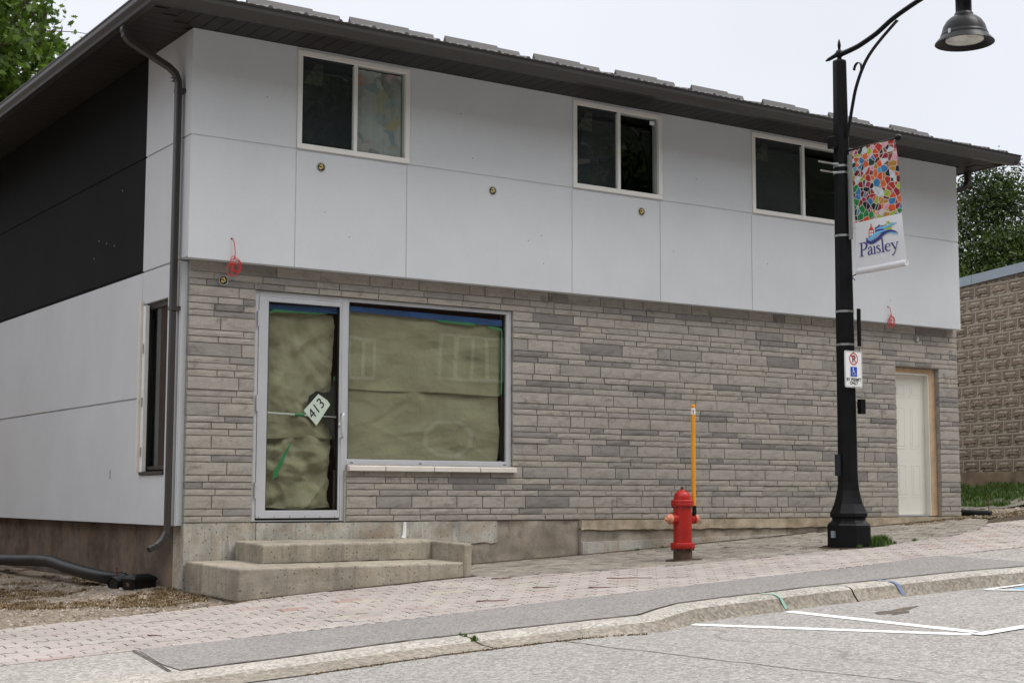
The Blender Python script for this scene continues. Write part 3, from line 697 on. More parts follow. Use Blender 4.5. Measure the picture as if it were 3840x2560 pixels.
mb.build('foundation', 'found_grey', B, smooth=True)['label'] = 'rust-stained concrete band under the glass door'
mb = MB(); rough_box(mb, 2.424, 3.45, 0.004, lambda x: -0.235+0.03*fbm(x, 0, 0, 5) if x > 2.6 else -0.3, lambda x: -0.008+0.004*fbm(x, 0, 0, 8), 0.26, 24, 8, 0.006, 4, 9)
mb.build('foundation', 'found_grey', B, smooth=True)['label'] = 'smooth grey parging patch right of the steps'
mb = MB(); rough_box(mb, 2.424, 4.50, 0.016, lambda x: G(x, 0)-0.1, lambda x: -0.010, 0.2, 40, 14, 0.020, 4, 21)
mb.build('foundation', 'found_brown', B, smooth=True)
mb = MB(); rough_box(mb, 4.503, 10.76, -0.045, lambda x: max(G(x, 0)-0.05, -0.115+0.02*fbm(x, 1, 0, 4)), lambda x: -0.008+0.003*fbm(x, 0, 0, 5), 0.30, 90, 5, 0.008, 5, 31)
mb.build('foundation', 'found_cream', B, smooth=True)['label'] = 'cream cast concrete ledge under the stone wall'
mb = MB(); rough_box(mb, 4.503, 8.6, -0.022, lambda x: G(x, 0)-0.1, lambda x: -0.10, 0.2, 60, 8, 0.022, 6, 41)
mb.build('foundation', 'found_brown', B, smooth=True)
mb = MB(); rough_box(mb, 4.505, 7.6, -0.062, lambda x: G(x, 0)-0.1, lambda x: -0.245+0.018*(x-4.5)+0.002*fbm(x, 0, 0, 7), 0.10, 40, 4, 0.004, 4, 51)
mb.build('foundation', 'found_grey', B, smooth=True)['label'] = 'low grey slab at the foot of the ledge'
# side foundation (parged, brown)
mb = MB(); V = []; ny_, nz_ = 60, 10
for i in range(ny_+1):
    y = 0.01 + 12*i/ny_
    for j in range(nz_+1):
        z = -1.1 + 1.09*j/nz_; V.append((0.033+0.012*fbm(y, z, 2, 2.5), y, z))
mb.add(V, [(i*(nz_+1)+j, i*(nz_+1)+j+1, (i+1)*(nz_+1)+j+1, (i+1)*(nz_+1)+j) for i in range(ny_) for j in range(nz_)])
mb.build('foundation', 'found_dark', B, smooth=True)['label'] = 'brown parged foundation under the side wall'
# white foam streak on the foundation
mb = MB(); mb.tube([(2.338, -0.010, -0.012), (2.335, -0.010, -0.09), (2.330, -0.012, -0.14), (2.318, -0.014, -0.172)], [0.016, 0.020, 0.022, 0.026], 6)
mb.build('caulk_bead', 'white', B, smooth=True)

# upper stucco, front
ZG = 3.583; gw = 0.009; xL = -0.04; xR = 10.622
mb = MB()
wall_grid(mb, [xL+0.01, W1[0], W1[1], W2[0], W2[1], W3[0], W3[1], xR-0.004], [2.433, 3.593, 4.572, 4.60], -0.1135, 0.05, [W1, W2, W3])
mb.build('stucco_base', 'stucco', B)
def panel(x0, x1, z0, z1, extra=()):
    mb = MB(); mb.box(x0, x1, -0.12, -0.1138, z0, z1)
    for a in extra: mb.box(a[0], a[1], -0.12, -0.1138, a[2], a[3])
    return mb.build('wall_panel', 'stucco', B, bevel=0.003)
v_ = 0.007
lows = [(xL, W1[0]), (W1[0], 2.262), (2.262, 4.325), (4.325, 5.556), (5.556, 6.948), (6.948, 8.60), (8.60, xR)]
for i, (a, b) in enumerate(lows):
    panel(a + (v_*0.6 if i else 0), b - (v_*0.6 if i < len(lows)-1 else 0), 2.43, ZG-gw)
for a, b in ((xL, W1[0]), (W1[1], W2[0]), (W2[1], W3[0]), (W3[1], xR)): panel(a, b, ZG+gw, 4.60)
for a, b, _, _ in (W1, W2, W3): panel(a, b, 4.574, 4.60)
# side stucco (x = -0.04): grey strip near the corner, black above, grey below
def spanel(y0, y1, z0, z1, mat='stucco', x=-0.04, t=0.0115):
    mb = MB(); mb.box(x, x+t, y0, y1, z0, z1); return mb.build('wall_panel', mat, B, bevel=0.003)
mb = MB(); mb.box(-0.028, 0.06, 0.051, 12, 2.433, 4.60); mb.build('stucco_base', 'stucco', B)
mb = MB(); mb.box(-0.028, 0.06, -0.107, 0.05, 2.434, 4.60); mb.build('stucco_base', 'stucco', B)
spanel(-0.108, 1.065, 2.44, ZG-gw); spanel(-0.108, 1.065, ZG+gw, 4.60)
spanel(1.067, 12, 2.452, ZG-gw, 'stucco_dark', -0.038); spanel(1.067, 12, ZG+gw, 4.60, 'stucco_dark', -0.038)
mb = MB(); mb.box(-0.030, 0.0, 1.067, 12, 2.425, 2.452); mb.box(-0.030, 0.0, 1.067, 12, ZG-gw, ZG+gw); mb.build('shadow_joint', 'stucco_dark', B)
SWn = (0.36, 1.00, 0.44, 2.11)       # side window opening (y0, y1, z0, z1)
mb = MB()
for (a, b, c, d_) in ((0.08, SWn[0], -0.028, 2.42), (SWn[1], 12, -0.028, 2.42), (SWn[0], SWn[1], -0.028, SWn[2]), (SWn[0], SWn[1], SWn[3], 2.42)): mb.box(-0.026, 0.031, a, b, c, d_)
mb.build('stucco_base', 'stucco', B)
zl2 = 1.188
for (a, b, c, d_) in ((SWn[1], 12, -0.03, zl2-gw), (SWn[1]+0.07, 12, zl2+gw, 2.425), (0.06, SWn[0], -0.03, 2.425), (SWn[0], SWn[1], -0.03, SWn[2]), (SWn[0], SWn[1]+0.062, SWn[3], 2.425), (SWn[1], SWn[1]+0.062, zl2+gw, SWn[3])):
    spanel(a, b, c, d_)
mb = MB(); mb.box(-0.026, 0.034, 0.061, 0.079, -0.026, 2.42); mb.build('edge_strip', 'stucco', B)
# right side wall and back, plain
mb = MB(); mb.box(10.5, 10.618, 0.052, 12, 2.44, 4.60); mb.box(10.5, 10.60, 0.262, 12, -0.6, 2.439); mb.box(0.062, 10.49, 11.8, 12.0, -0.6, 4.6); mb.build('rear_wall', 'stucco', B)
# dark floors and partitions inside
mb = MB(); mb.box(0.062, 10.49, 0.30, 11.7, 2.44, 2.50); mb.box(0.062, 10.49, 0.27, 11.7, -0.10, -0.02); mb.box(0.062, 10.49, 2.6, 2.62, -0.01, 2.43); mb.box(0.062, 10.49, 3.2, 3.22, 2.51, 4.59)
mb.build('interior', 'dark_room', B)
mb = MB(); mb.box(0.07, 0.69, 0.265, 0.285, 0, 2.43); mb.build('interior', 'dark_room', B)

# ---- upper windows
def upper_window(wn, curtain=False, mull=None):
    x0, x1, z0, z1 = wn; fw = 0.052; mx_ = mull or (x0+x1)/2+0.01
    W = MB(); e = 0.001
    W.box(x0+e, x1-e, -0.137, -0.03, z0+e, z0+fw); W.box(x0+e, x1-e, -0.137, -0.03, z1-fw, z1-e)
    W.box(x0+e, x0+fw, -0.137, -0.03, z0+fw, z1-fw); W.box(x1-fw, x1-e, -0.137, -0.03, z0+fw, z1-fw)
    wo = W.build('window', 'white_vinyl', B, bevel=0.004)
    m_ = MB(); m_.box(mx_-0.020, mx_+0.020, -0.130, -0.05, z0+fw, z1-fw); m_.build('mullion', 'white_vinyl', wo, bevel=0.003)
    r_ = MB(); r_.box(x0+fw, mx_-0.02, -0.112, -0.06, z1-fw-0.016, z1-fw); r_.build('sash_rail', 'screen', wo)
    for a, b in ((x0+fw, mx_-0.02), (mx_+0.02, x1-fw)):
        p = MB(); p.box(a, b, -0.100, -0.095, z0+fw, z1-fw); p.build('pane', 'glass', wo)
    s_ = MB(); s_.box(x0+fw+0.003, mx_-0.023, -0.088, -0.086, z0+fw, z1-fw-0.017); s_.build('insect_screen', 'screen', wo)
    t_ = MB(); sx = x0+fw+0.01; sz = z1-fw-0.03
    t_.add([(sx+0.01, -0.0925, sz-0.235), (sx+0.225, -0.0925, sz-0.235), (sx+0.225, -0.0925, sz-0.02), (sx+0.15, -0.0925, sz-0.02)], [(0, 1, 2, 3)])
    t_.build('sticker', M['sticker'], wo)
    return wo, mx_
M['sticker'] = simple('faded_sticker', (0.062, 0.062, 0.058), 0.8, 0.5, 30, bst=0)
u1, mx1 = upper_window(W1); u2, mx2 = upper_window(W2); u3, mx3 = upper_window(W3)
mb = MB(); mb.box(W2[1]-0.052-0.105, W2[1]-0.052-0.035, -0.1035, -0.1005, 4.445, 4.49); mb.build('sticker', 'white_paper', u2)['label'] = 'small white label in the upper corner'
# printed curtain behind the right pane of the first window
V = []; F = []; nx, nz = 40, 10; a, b = mx1+0.025, W1[1]-0.058
for i in range(nx+1):
    for j in range(nz+1): V.append((a+(b-a)*i/nx, -0.068+0.008*math.sin(i*0.8)+0.004*math.sin(i*2.1), 3.66+0.84*j/nz))
F = [(i*(nz+1)+j, (i+1)*(nz+1)+j, (i+1)*(nz+1)+j+1, i*(nz+1)+j+1) for i in range(nx) for j in range(nz)]
tag(np_mesh('curtain', V, F, 'curtain'), 'faded printed curtain with red, blue and yellow patches behind the first upstairs window', 'curtain')

# ---- side window
sw = MB()
y0, y1, z0, z1 = SWn
for (a, b, c, d_) in ((y0+.001, y1-.001, z0+0.05, z0+0.085), (y0+.001, y1-.001, z1-0.06, z1-0.001), (y0+.001, y0+0.05, z0+0.085, z1-0.06), (y1-0.05, y1-.001, z0+0.085, z1-0.06)): sw.box(-0.005, 0.05, a, b, c, d_)
swo = sw.build('window', 'metal_dark', B, bevel=0.003)
mb = MB(); mb.box(0.02, 0.024, y0+0.05, y1-0.05, z0+0.085, z1-0.06); mb.build('pane', 'glass', swo)
mb = MB(); mb.box(-0.06, -0.02, y1-0.10, y1-0.012, z0+0.03, z1-0.02); mb.build('jamb_trim', 'white', swo, bevel=0.003)
mb = MB(); mb.box(-0.085, -0.061, y1-0.03, y1+0.02, z0+0.03, z1+0.03); mb.build('wood_strip', 'sill', swo, bevel=0.003)
for z in (0.62, 1.10, 1.62): mb = MB(); mb.box(-0.064, -0.0605, y1-0.085, y1-0.05, z, z+0.09); mb.build('clip', 'steel', swo)
mb = MB(); mb.box(-0.055, 0.03, y0+.002, y1-.002, z0+.004, z0+0.035); mb.build('sill', 'metal_dark', swo)
mb = MB(); mb.box(0.075, 0.09, y0-0.1, y1+0.1, z0, z1); mb.build('blind', 'dark_room', swo)

# ---- soffit, fascia, gutter
SX0, SX1, SY0 = -0.60, 11.03, -0.66; ZS = 4.602
mb = MB(); mb.box(SX0, SX1, SY0, 12.6, ZS+0.012, ZS+0.03); mb.build('soffit_deck', 'soffit', B)
nb = 75; bw = (SX1-SX0)/nb
for i in range(nb):
    a, b = SX0+i*bw+0.004, SX0+(i+1)*bw-0.004
    lo = SY0
    xm = (a+b)/2
    hi = -0.121 if -0.04 < xm < 10.62 else (SY0 + (xm-SX0)*0.96 if xm < 0 else SY0+(SX1-xm)*1.3)
    if hi < lo+0.02: continue
    mb = MB()
    if xm < -0.04: mb.prism([(a, lo, ZS), (b, lo, ZS), (b, SY0+(b-SX0)*0.96, ZS), (a, SY0+(a-SX0)*0.96, ZS)], (0, 0, 0.0115))
    else: mb.box(a, b, lo, hi, ZS, ZS+0.0115)
    mb.build('soffit_board', 'soffit', B)
for side, xa, xb in (('l', SX0, -0.042), ('r', 10.63, SX1)):
    for i in range(84):
        a = SY0+0.02+i*0.155; b = a+0.147
        if side == 'l':
            c = max(0, (a-SY0)); xe = min(xb, SX0 + c/0.96) if a < -0.1 else xb
            if xe < xa+0.03: continue
            mb = MB(); mb.box(xa, xe-0.004, a, b, ZS+0.0005, ZS+0.0117)
        else:
            if a < -0.1: xa2 = SX1-(a-SY0)/1.3
            else: xa2 = xa
            if xb < xa2+0.03: continue
            mb = MB(); mb.box(xa2+0.004, xb, a, b, ZS+0.0005, ZS+0.0117)
        mb.build('soffit_board', 'soffit', B)
# K-style gutter section (outward u, up z)
KS = [(0.0, 0.0), (0.070, 0.0), (0.078, 0.022), (0.095, 0.050), (0.100, 0.060), (0.100, 0.092), (0.108, 0.096), (0.110, 0.106), (0.098, 0.106), (0.092, 0.090), (0.012, 0.085), (0.0, 0.105)]
mb = MB(); n = len(KS)
path = [(1, 12.7), (0, 0), (2, 0), (3, 12.7)]
def corner_pts(u):      # left-back, left-front, right-front, right-back
    return [(SX0-u, 12.7), (SX0-u, SY0-u), (SX1+u, SY0-u), (SX1+u, 12.7)]
for s in range(3):
    V = []; 
    for u, z in KS: c = corner_pts(u); V.append((*c[s], ZS-0.034+z*1.27))
    for u, z in KS: c = corner_pts(u); V.append((*c[s+1], ZS-0.034+z*1.27))
    mbs = MB(); mbs.add(V, [(i, (i+1) % n, n+(i+1) % n, n+i) for i in range(n)])
    if s == 2:
        V2 = []
        mbs = MB()
        mbs.box(SX1+0.001, SX1+0.03, SY0, 12.7, ZS-0.006, ZS+0.10)
        mbs.build('fascia', 'metal_dark', B); continue
    mbs.build('gutter', 'metal_dark', B)
mb = MB(); mb.prism([(SX1+0.03, SY0-u, ZS-0.034+z*1.27) for u, z in KS[:8]]+[(SX1+0.03, SY0, ZS+0.10)], (0.004, 0, 0)); mb.box(SX1+0.0, SX1+0.13, SY0-0.10, SY0-0.0, ZS+0.0, ZS+0.004)
mb.build('gutter_cap', 'metal_dark', B)
# roof: hipped ribbed metal sheets
mb = MB(); V = []; F = []
ex0, ex1, ey0, ey1, ez = SX0-0.03, SX1-0.06, SY0-0.035, 12.5, ZS+0.118
rz = ez + 0.333*6.0; ra, rb = (ex0+5.2, ey0+6.5), (ex1-5.2, ey0+6.5)
c0, c1, c2, c3 = (ex0, ey0, ez), (ex1, ey0, ez), (ex1, ey1, ez), (ex0, ey1, ez)
mb.add([c0, c1, c2, c3, (*ra, rz), (*rb, rz)], [(0, 1, 5, 4), (1, 2, 5), (2, 3, 4, 5), (3, 0, 4)])
roof = mb.build('roof', 'roof', B)
x = ex0+0.02; k = 0
mj = MB(); nrib = 0
while x < ex1-0.02:
    major = (k % 4 == 0); h = 0.024 if major else 0.009; wd = 0.03 if major else 0.05
    run = min(x-ex0, ex1-x, 2.2)*1.0 + 0.05; y1_ = ey0 + run*1.2; zz = lambda y: ez + (rz-ez)*(y-ey0)/6.5
    if major: 
        r_ = MB(); r_.prism([(x-wd, ey0-0.02, zz(ey0)+0.001), (x+wd, ey0-0.02, zz(ey0)+0.001), (x+wd*0.45, ey0-0.02, zz(ey0)+h), (x-wd*0.45, ey0-0.02, zz(ey0)+h)], (0, y1_-ey0, zz(y1_)-zz(ey0)))
        r_.build('roof_rib', 'roof', roof)
    else: mj.prism([(x-wd, ey0-0.02, zz(ey0)+0.001), (x+wd, ey0-0.02, zz(ey0)+0.001), (x+wd*0.4, ey0-0.02, zz(ey0)+h), (x-wd*0.4, ey0-0.02, zz(ey0)+h)], (0, y1_-ey0, zz(y1_)-zz(ey0)))
    if major and random.random() < 0.9: mj.lathe([(0.006, 0), (0.006, 0.01), (0.002, 0.014)], (x+0.04, ey0+0.05, zz(ey0+0.05)+0.004), 6)
    x += 0.09; k += 1
stuff(mj.build('roof_rib', 'roof', roof))
mb = MB(); mb.box(ex0+0.02, ex1, ey0+0.02, ey0+0.034, ZS+0.095, ez-0.004); mb.build('drip_edge', 'metal_dark', B)
# snow guards: long inverted-V rails with a lower tail piece
gx = [(0.42, 0.54, 1.54), (1.65, 2.63), (2.77, 3.71), (3.9, 4.79), (5.02, 5.88), (6.14, 6.95), (7.27, 8.04), (8.39, 9.12), (9.5, 10.23)]
gy = 0.0; gz = ez + (rz-ez)*(gy-ey0)/6.5
for t in gx:
    a, b = t[-2], t[-1]; m_ = a+(b-a)*0.70; H1 = 5.048-gz; H2 = H1*0.86
    mb = MB(); mb.prism([(a, gy-0.05, gz), (a, gy+0.05, gz+0.02), (a, gy, gz+H1)], (m_-a, 0, 0)); mb.prism([(m_, gy-0.05, gz), (m_, gy+0.05, gz+0.02), (m_, gy, gz+H2)], (b-m_, 0, 0))
    mb.build('snow_guard', 'guard', B)

# ---- downspouts
mb = MB(); sy = (0, 1, 0)
path = [(-0.63, 0.10, 4.66), (-0.63, 0.10, 4.54), (-0.615, 0.10, 4.48), (-0.57, 0.10, 4.43), (-0.20, 0.075, 4.245), (-0.135, 0.07, 4.19), (-0.105, 0.07, 4.12), (-0.1, 0.07, 4.04), (-0.1, 0.07, 1.95)]
path2 = [(-0.1, 0.07, 1.95), (-0.1, 0.07, -0.02), (-0.108, 0.07, -0.09), (-0.14, 0.07, -0.155), (-0.19, 0.07, -0.205), (-0.27, 0.07, -0.24)]
mb.rect_tube(path, sy, 0.078, 0.055); ds = mb.build('downspout', 'metal_dark', B)
mb = MB(); mb.rect_tube(path2, sy, 0.072, 0.05); mb.build('downspout', 'metal_dark', B)
for z in (4.03, 1.97):
    mb = MB(); mb.box(-0.128, -0.040, 0.025, 0.115, z-0.02, z+0.02); mb.build('strap', 'metal_dark', ds)
for i, q in enumerate(((-0.625, 4.52), (-0.61, 4.475), (-0.585, 4.445), (-0.12, 4.16), (-0.11, 4.13))):
    mb = MB(); mb.box(q[0]-0.034, q[0]+0.034, 0.055+0.0*i, 0.143, q[1]-0.003, q[1]+0.003); mb.build('crimp', 'metal_dark', ds)
for q in ((-0.112, -0.10), (-0.13, -0.14), (-0.16, -0.18), (-0.2, -0.207), (-0.235, -0.223)):
    mb = MB(); mb.rect_tube([(q[0]+0.003, 0.07, q[1]+0.003), (q[0]-0.003, 0.07, q[1]-0.003)], sy, 0.079, 0.058); mb.build('crimp', 'metal_dark', ds)
mb = MB(); mb.rect_tube([(-0.272, 0.07, -0.2405), (-0.2745, 0.07, -0.2412)], sy, 0.06, 0.04); mb.build('spout_opening', 'gasket', ds)
mb = MB(); mb.rect_tube([(11.0, 0.0, 4.66), (11.0, 0.0, 4.47), (10.985, 0.02, 4.41), (10.94, 0.05, 4.37), (10.76, 0.18, 4.31), (10.70, 0.24, 4.27), (10.67, 0.30, 4.18), (10.67, 0.32, 4.05), (10.67, 0.32, 0.0)], sy, 0.085, 0.07); mb.build('downspout', 'metal_dark', B)

# ---- glass door and shop window
FY0, FY1 = 0.03, 0.12
mb = MB(); x0, x1 = DOOR[0], 1.665
mb.box(x0+0.002, x0+0.040, FY0, FY1, 0.004, 2.198); mb.box(x1-0.034, x1+0.030, FY0, FY1, 0.004, 2.198); mb.box(x0+0.040, x1-0.034, FY0, FY1, 2.145, 2.198); mb.box(x0+0.040, x1-0.034, FY0+0.01, FY1, 0.003, 0.016)
mb.build('door_frame', 'alu', B, bevel=0.003)
dx0, dx1, dz0, dz1 = x0+0.044, x1-0.038, 0.035, 2.141
gx0, gx1, gz0, gz1 = 0.848, 1.600, 0.112, 2.095
mb = MB(); y0, y1 = FY0-0.004, FY0+0.05
mb.box(dx0, gx0-0.005, y0, y1, dz0, dz1); mb.box(gx1+0.005, dx1, y0, y1, dz0, dz1); mb.box(gx0-0.005, gx1+0.005, y0, y1, gz1+0.005, dz1); mb.box(gx0-0.005, gx1+0.005, y0, y1, dz0, gz0-0.005)
gd = mb.build('glass_door', 'alu', B, bevel=0.003)
mb = MB(); mb.box(gx0-0.004, gx0+0.003, y0+0.004, y1-0.01, gz0-0.004, gz1+0.004); mb.box(gx1-0.003, gx1+0.004, y0+0.004, y1-0.01, gz0-0.004, gz1+0.004)
mb.box(gx0+0.003, gx1-0.003, y0+0.004, y1-0.01, gz1-0.003, gz1+0.004); mb.box(gx0+0.003, gx1-0.003, y0+0.004, y1-0.01, gz0-0.004, gz0+0.003); mb.build('gasket', 'gasket', gd)
mb = MB(); mb.box(gx0+0.0035, gx1-0.0035, 0.055, 0.060, gz0+0.0035, gz1-0.0035); mb.build('pane', 'shopglass', gd)
mb = MB(); mb.box(dx0+0.004, dx1-0.004, y0-0.008, y0-0.001, dz0+0.002, dz0+0.034); mb.build('kick_rail', 'alu', gd)
mb = MB(); mb.box(dx0, dx1, FY0+0.02, FY0+0.04, 0.017, 0.034); mb.build('bottom_seal', 'gasket', gd)
mb = MB()
for i in range(6): mb.lathe([(0.005, 0), (0.004, -0.003)], (dx0+0.03+i*0.16, y0-0.009, dz0+0.012), 6, axis='Y')
mb.build('screw', 'gasket', gd)
for z in (1.93, 1.12, 0.30):
    mb = MB(); mb.tube([(dx0-0.008, FY0-0.012, z-0.075), (dx0-0.008, FY0-0.012, z+0.075)], 0.011, 8); mb.build('hinge', 'alu', gd, smooth=True)
mb = MB(); hx = 1.612
mb.tube([(hx+0.02, 0.022, 1.045), (hx+0.02, -0.02, 1.045), (hx+0.012, -0.042, 1.04), (hx, -0.048, 1.02), (hx-0.005, -0.048, 0.96), (hx-0.005, -0.048, 0.90), (hx, -0.048, 0.84), (hx+0.012, -0.042, 0.82), (hx+0.02, -0.02, 0.815), (hx+0.02, 0.022, 0.815)], 0.013, 8)
mb.build('handle', 'alu', gd, smooth=True)
mb = MB(); mb.lathe([(0.016, 0.0), (0.016, -0.006), (0.007, -0.010)], (hx, 0.024, 0.935), 12, axis='Y'); mb.build('lock', 'steel', gd)
mb = MB(); mb.tube([(gx0, 0.075, 1.035), (gx1, 0.075, 1.015)], 0.011, 8); mb.build('push_bar', 'alu', gd, smooth=True)
mb = MB(); mb.tube([(1.155, 0.0775, 1.027), (1.255, 0.0775, 1.024)], 0.018, 8); mb.build('tape', 'green_tape', gd)
# shop window
sx0, sx1, sz0, sz1 = 1.696, 3.640, 0.552, 2.198
qx0, qx1, qz0, qz1 = 1.707, 3.575, 0.606, 2.160
mb = MB(); mb.box(qx1, sx1-0.002, FY0, FY1, sz0, sz1); mb.box(sx0, qx1, FY0, FY1, qz1, sz1); mb.box(sx0, qx1, FY0, FY1, sz0, qz0); mb.box(sx0, qx0, FY0, FY1, qz0, qz1)
sh = mb.build('shop_window', 'alu', B, bevel=0.003)
mb = MB(); mb.box(qx0+0.001, qx1-0.001, 0.055, 0.060, qz0+0.001, qz1-0.001); mb.build('pane', 'shopglass', sh)
mb = MB(); mb.box(qx0, qx0+0.012, 0.045, 0.10, qz0, qz1); mb.box(qx1-0.012, qx1, 0.062, 0.10, qz0, qz1); mb.box(qx0+0.012, qx1-0.012, 0.045, 0.054, qz1-0.008, qz1); mb.build('gasket', 'gasket', sh)
mb = MB()
for x in (1.74, 2.52, 3.54): mb.box(x, x+0.03, FY0-0.002, FY0-0.0005, 0.568, 0.576)
mb.build('weep_hole', 'gasket', sh)
sl = [1.690, 2.100, 2.660, 3.212, 3.668]
for a, b in zip(sl, sl[1:]):
    mb = MB(); mb.prism([(a+0.006, -0.045, 0.492), (a+0.006, -0.045, 0.538), (a+0.006, 0.029, 0.549), (a+0.006, 0.029, 0.492)], (b-a-0.012, 0, 0)); mb.build('sill_stone', 'sill', B, bevel=0.003)
mb = MB()
for a in sl[1:-1]: mb.box(a-0.0055, a+0.0055, -0.038, 0.028, 0.494, 0.534)
mb.build('sill_joint', 'mortar', B)

# ---- paper over the glass, tapes, number sheet
def folds(seed, n, x0, x1, z0, z1, horiz):
    rg = np.random.default_rng(seed); out = []
    for _ in range(n):
        a = rg.normal(1.57, 0.25) if (horiz and rg.random() < 0.8) else rg.uniform(0, 3.14)
        out.append((math.cos(a), math.sin(a), rg.uniform(x0, x1), rg.uniform(z0, z1), rg.uniform(0.03, 0.16), rg.choice([-1, 1])*rg.uniform(0.4, 1.0), rg.uniform(0.12, 0.5)))
    return out
def fold_h(fl, x, z):
    h = 0
    for (nx_, nz_, cx, cz, w_, a, L) in fl:
        d_ = abs((x-cx)*nx_+(z-cz)*nz_); t_ = abs(-(x-cx)*nz_+(z-cz)*nx_)
        if d_ < w_ and t_ < L: h += a*(w_-d_)/w_*(1-t_/L)*min(1, w_/0.10)
    return h
def crumple(name, x0, x1, z0f, z1f, y, nx, nz, amp, seed, label, cat='paper', group=None, edge=0.0):
    horiz = (x1-x0) > 1; fl = folds(int(seed)+50, 60 if horiz else 110, x0, x1, z0f(x0), z1f(x0), horiz); V = []
    for i in range(nx+1):
        for j in range(nz+1):
            x = x0+(x1-x0)*i/nx; za, zb = z0f(x), z1f(x); z = za+(zb-za)*j/nz
            x_ = x + (edge*fbm(z, seed, 0, 3)*(1 if i == nx else 0))
            V.append((x_, y + amp*fold_h(fl, x, z) + amp*0.12*fbm(x, z, seed, 7), z))
    F = [(i*(nz+1)+j, (i+1)*(nz+1)+j, (i+1)*(nz+1)+j+1, i*(nz+1)+j+1) for i in range(nx) for j in range(nz)]
    return tag(np_mesh(name, V, F, 'paper'), label, cat, group)
crumple('paper_sheet', 1.712, 3.535, lambda x: 1.30-0.035*(x-1.7)/1.83*0+0.006*math.sin(5*x), lambda x: 2.075-0.02*(x-1.7), 0.096, 120, 70, 0.014, 3, 'upper wide sheet of brown kraft paper inside the shop window', group='brown paper covering the glass', edge=0.01)
crumple('paper_sheet', 1.715, 3.525, lambda x: 0.612, lambda x: 1.33, 0.116, 120, 70, 0.016, 13, 'lower wide sheet of brown kraft paper inside the shop window', group='brown paper covering the glass', edge=0.02)
crumple('paper_sheet', 0.853, 1.575, lambda x: 0.80+0.012*math.sin(6*x), lambda x: 2.02, 0.128, 70, 110, 0.024, 23, 'tall creased brown paper sheet on the glass door, above its lower sheet', group='brown paper covering the glass', edge=0.05)
crumple('paper_sheet', 0.853, 1.555, lambda x: 0.125+0.01*math.sin(9*x), lambda x: 0.83, 0.142, 70, 70, 0.027, 33, 'short creased brown paper sheet at the foot of the glass door', group='brown paper covering the glass', edge=0.06)
def tapeq(pts, mat, label, group):
    mb = MB(); mb.add([(x, y, z) for x, y, z in pts], [tuple(range(len(pts)))]); return tag(mb.build('masking_tape', mat), label, 'tape', group)
tg = 'masking tape strips holding the paper'
tapeq([(1.712, 0.068, 2.072), (3.54, 0.068, 2.035), (3.54, 0.068, 2.10), (1.712, 0.068, 2.125)], 'blue_tape', 'long blue masking tape strip across the top of the shop window', tg)
tapeq([(2.75, 0.066, 2.030), (3.20, 0.066, 2.020), (3.20, 0.066, 2.046), (2.75, 0.066, 2.052)], 'green_tape', 'green tape strip below the blue tape in the shop window', tg)
tapeq([(3.36, 0.066, 2.01), (3.54, 0.066, 1.985), (3.54, 0.066, 2.012), (3.36, 0.066, 2.035)], 'green_tape', 'short green tape corner at the upper right of the shop window', tg)
tapeq([(3.525, 0.067, 1.30), (3.545, 0.067, 1.32), (3.548, 0.067, 1.99), (3.530, 0.067, 2.0)], 'green_tape', 'upright green tape strip at the right edge of the shop window paper', tg)
tapeq([(0.852, 0.068, 2.030), (1.595, 0.068, 2.035), (1.595, 0.068, 2.090), (0.852, 0.068, 2.080)], 'blue_tape', 'blue masking tape strip across the top of the glass door', tg)
tapeq([(0.852, 0.066, 1.975), (0.92, 0.066, 2.010), (1.40, 0.066, 2.016), (1.50, 0.066, 2.028), (0.92, 0.066, 2.034), (0.852, 0.066, 2.0)], 'green_tape', 'green tape strip sagging under the blue tape on the glass door', tg)
tapeq([(1.555, 0.066, 1.08), (1.58, 0.066, 1.08), (1.585, 0.066, 1.40), (1.565, 0.066, 1.42)], 'green_tape', 'upright green tape strip by the door handle side', tg)
tapeq([(0.93, 0.066, 0.40), (0.975, 0.066, 0.43), (1.12, 0.066, 0.745), (1.105, 0.066, 0.75), (0.94, 0.066, 0.48)], 'green_tape', 'slanted dark green tape strip on the lower door paper', tg)
# torn dark hole with the number sheet
mb = MB(); hole = [(1.285, 1.13), (1.30, 1.21), (1.38, 1.265), (1.45, 1.25), (1.52, 1.26), (1.585, 1.41), (1.59, 0.60), (1.565, 0.80), (1.50, 0.93), (1.44, 1.0), (1.33, 1.02)]
mb.add([(x, 0.0655, z) for x, z in hole], [tuple(range(len(hole)))])
tag(mb.build('torn_gap', 'dark_room'), 'dark torn gap in the door paper behind the number sheet', 'gap')
mb = MB(); mb.add([(1.245, 0.0635, 1.068), (1.385, 0.0635, 0.925), (1.530, 0.0635, 1.135), (1.500, 0.0635, 1.175), (1.400, 0.0635, 1.235)], [(0, 1, 2, 3, 4)])
ns = root('number_sheet', (1.39, 0.0635, 0.925), 'white paper sheet with the handwritten number 413 tilted in the glass door', 'sign')
mb.build('sheet', 'white_paper', ns)
mb = MB(); U = Vector((0.70, 0, 0.714)); U = Vector((math.cos(R(50)), 0, math.sin(R(50)))); Wv = Vector((-math.sin(R(50)), 0, math.cos(R(50))))
text_mesh(mb, '413', (1.412, 0.0620, 1.058), U, Wv, 0.14, 'CENTER', 0.0, 0.15); mb.build('numeral', 'ink', ns)

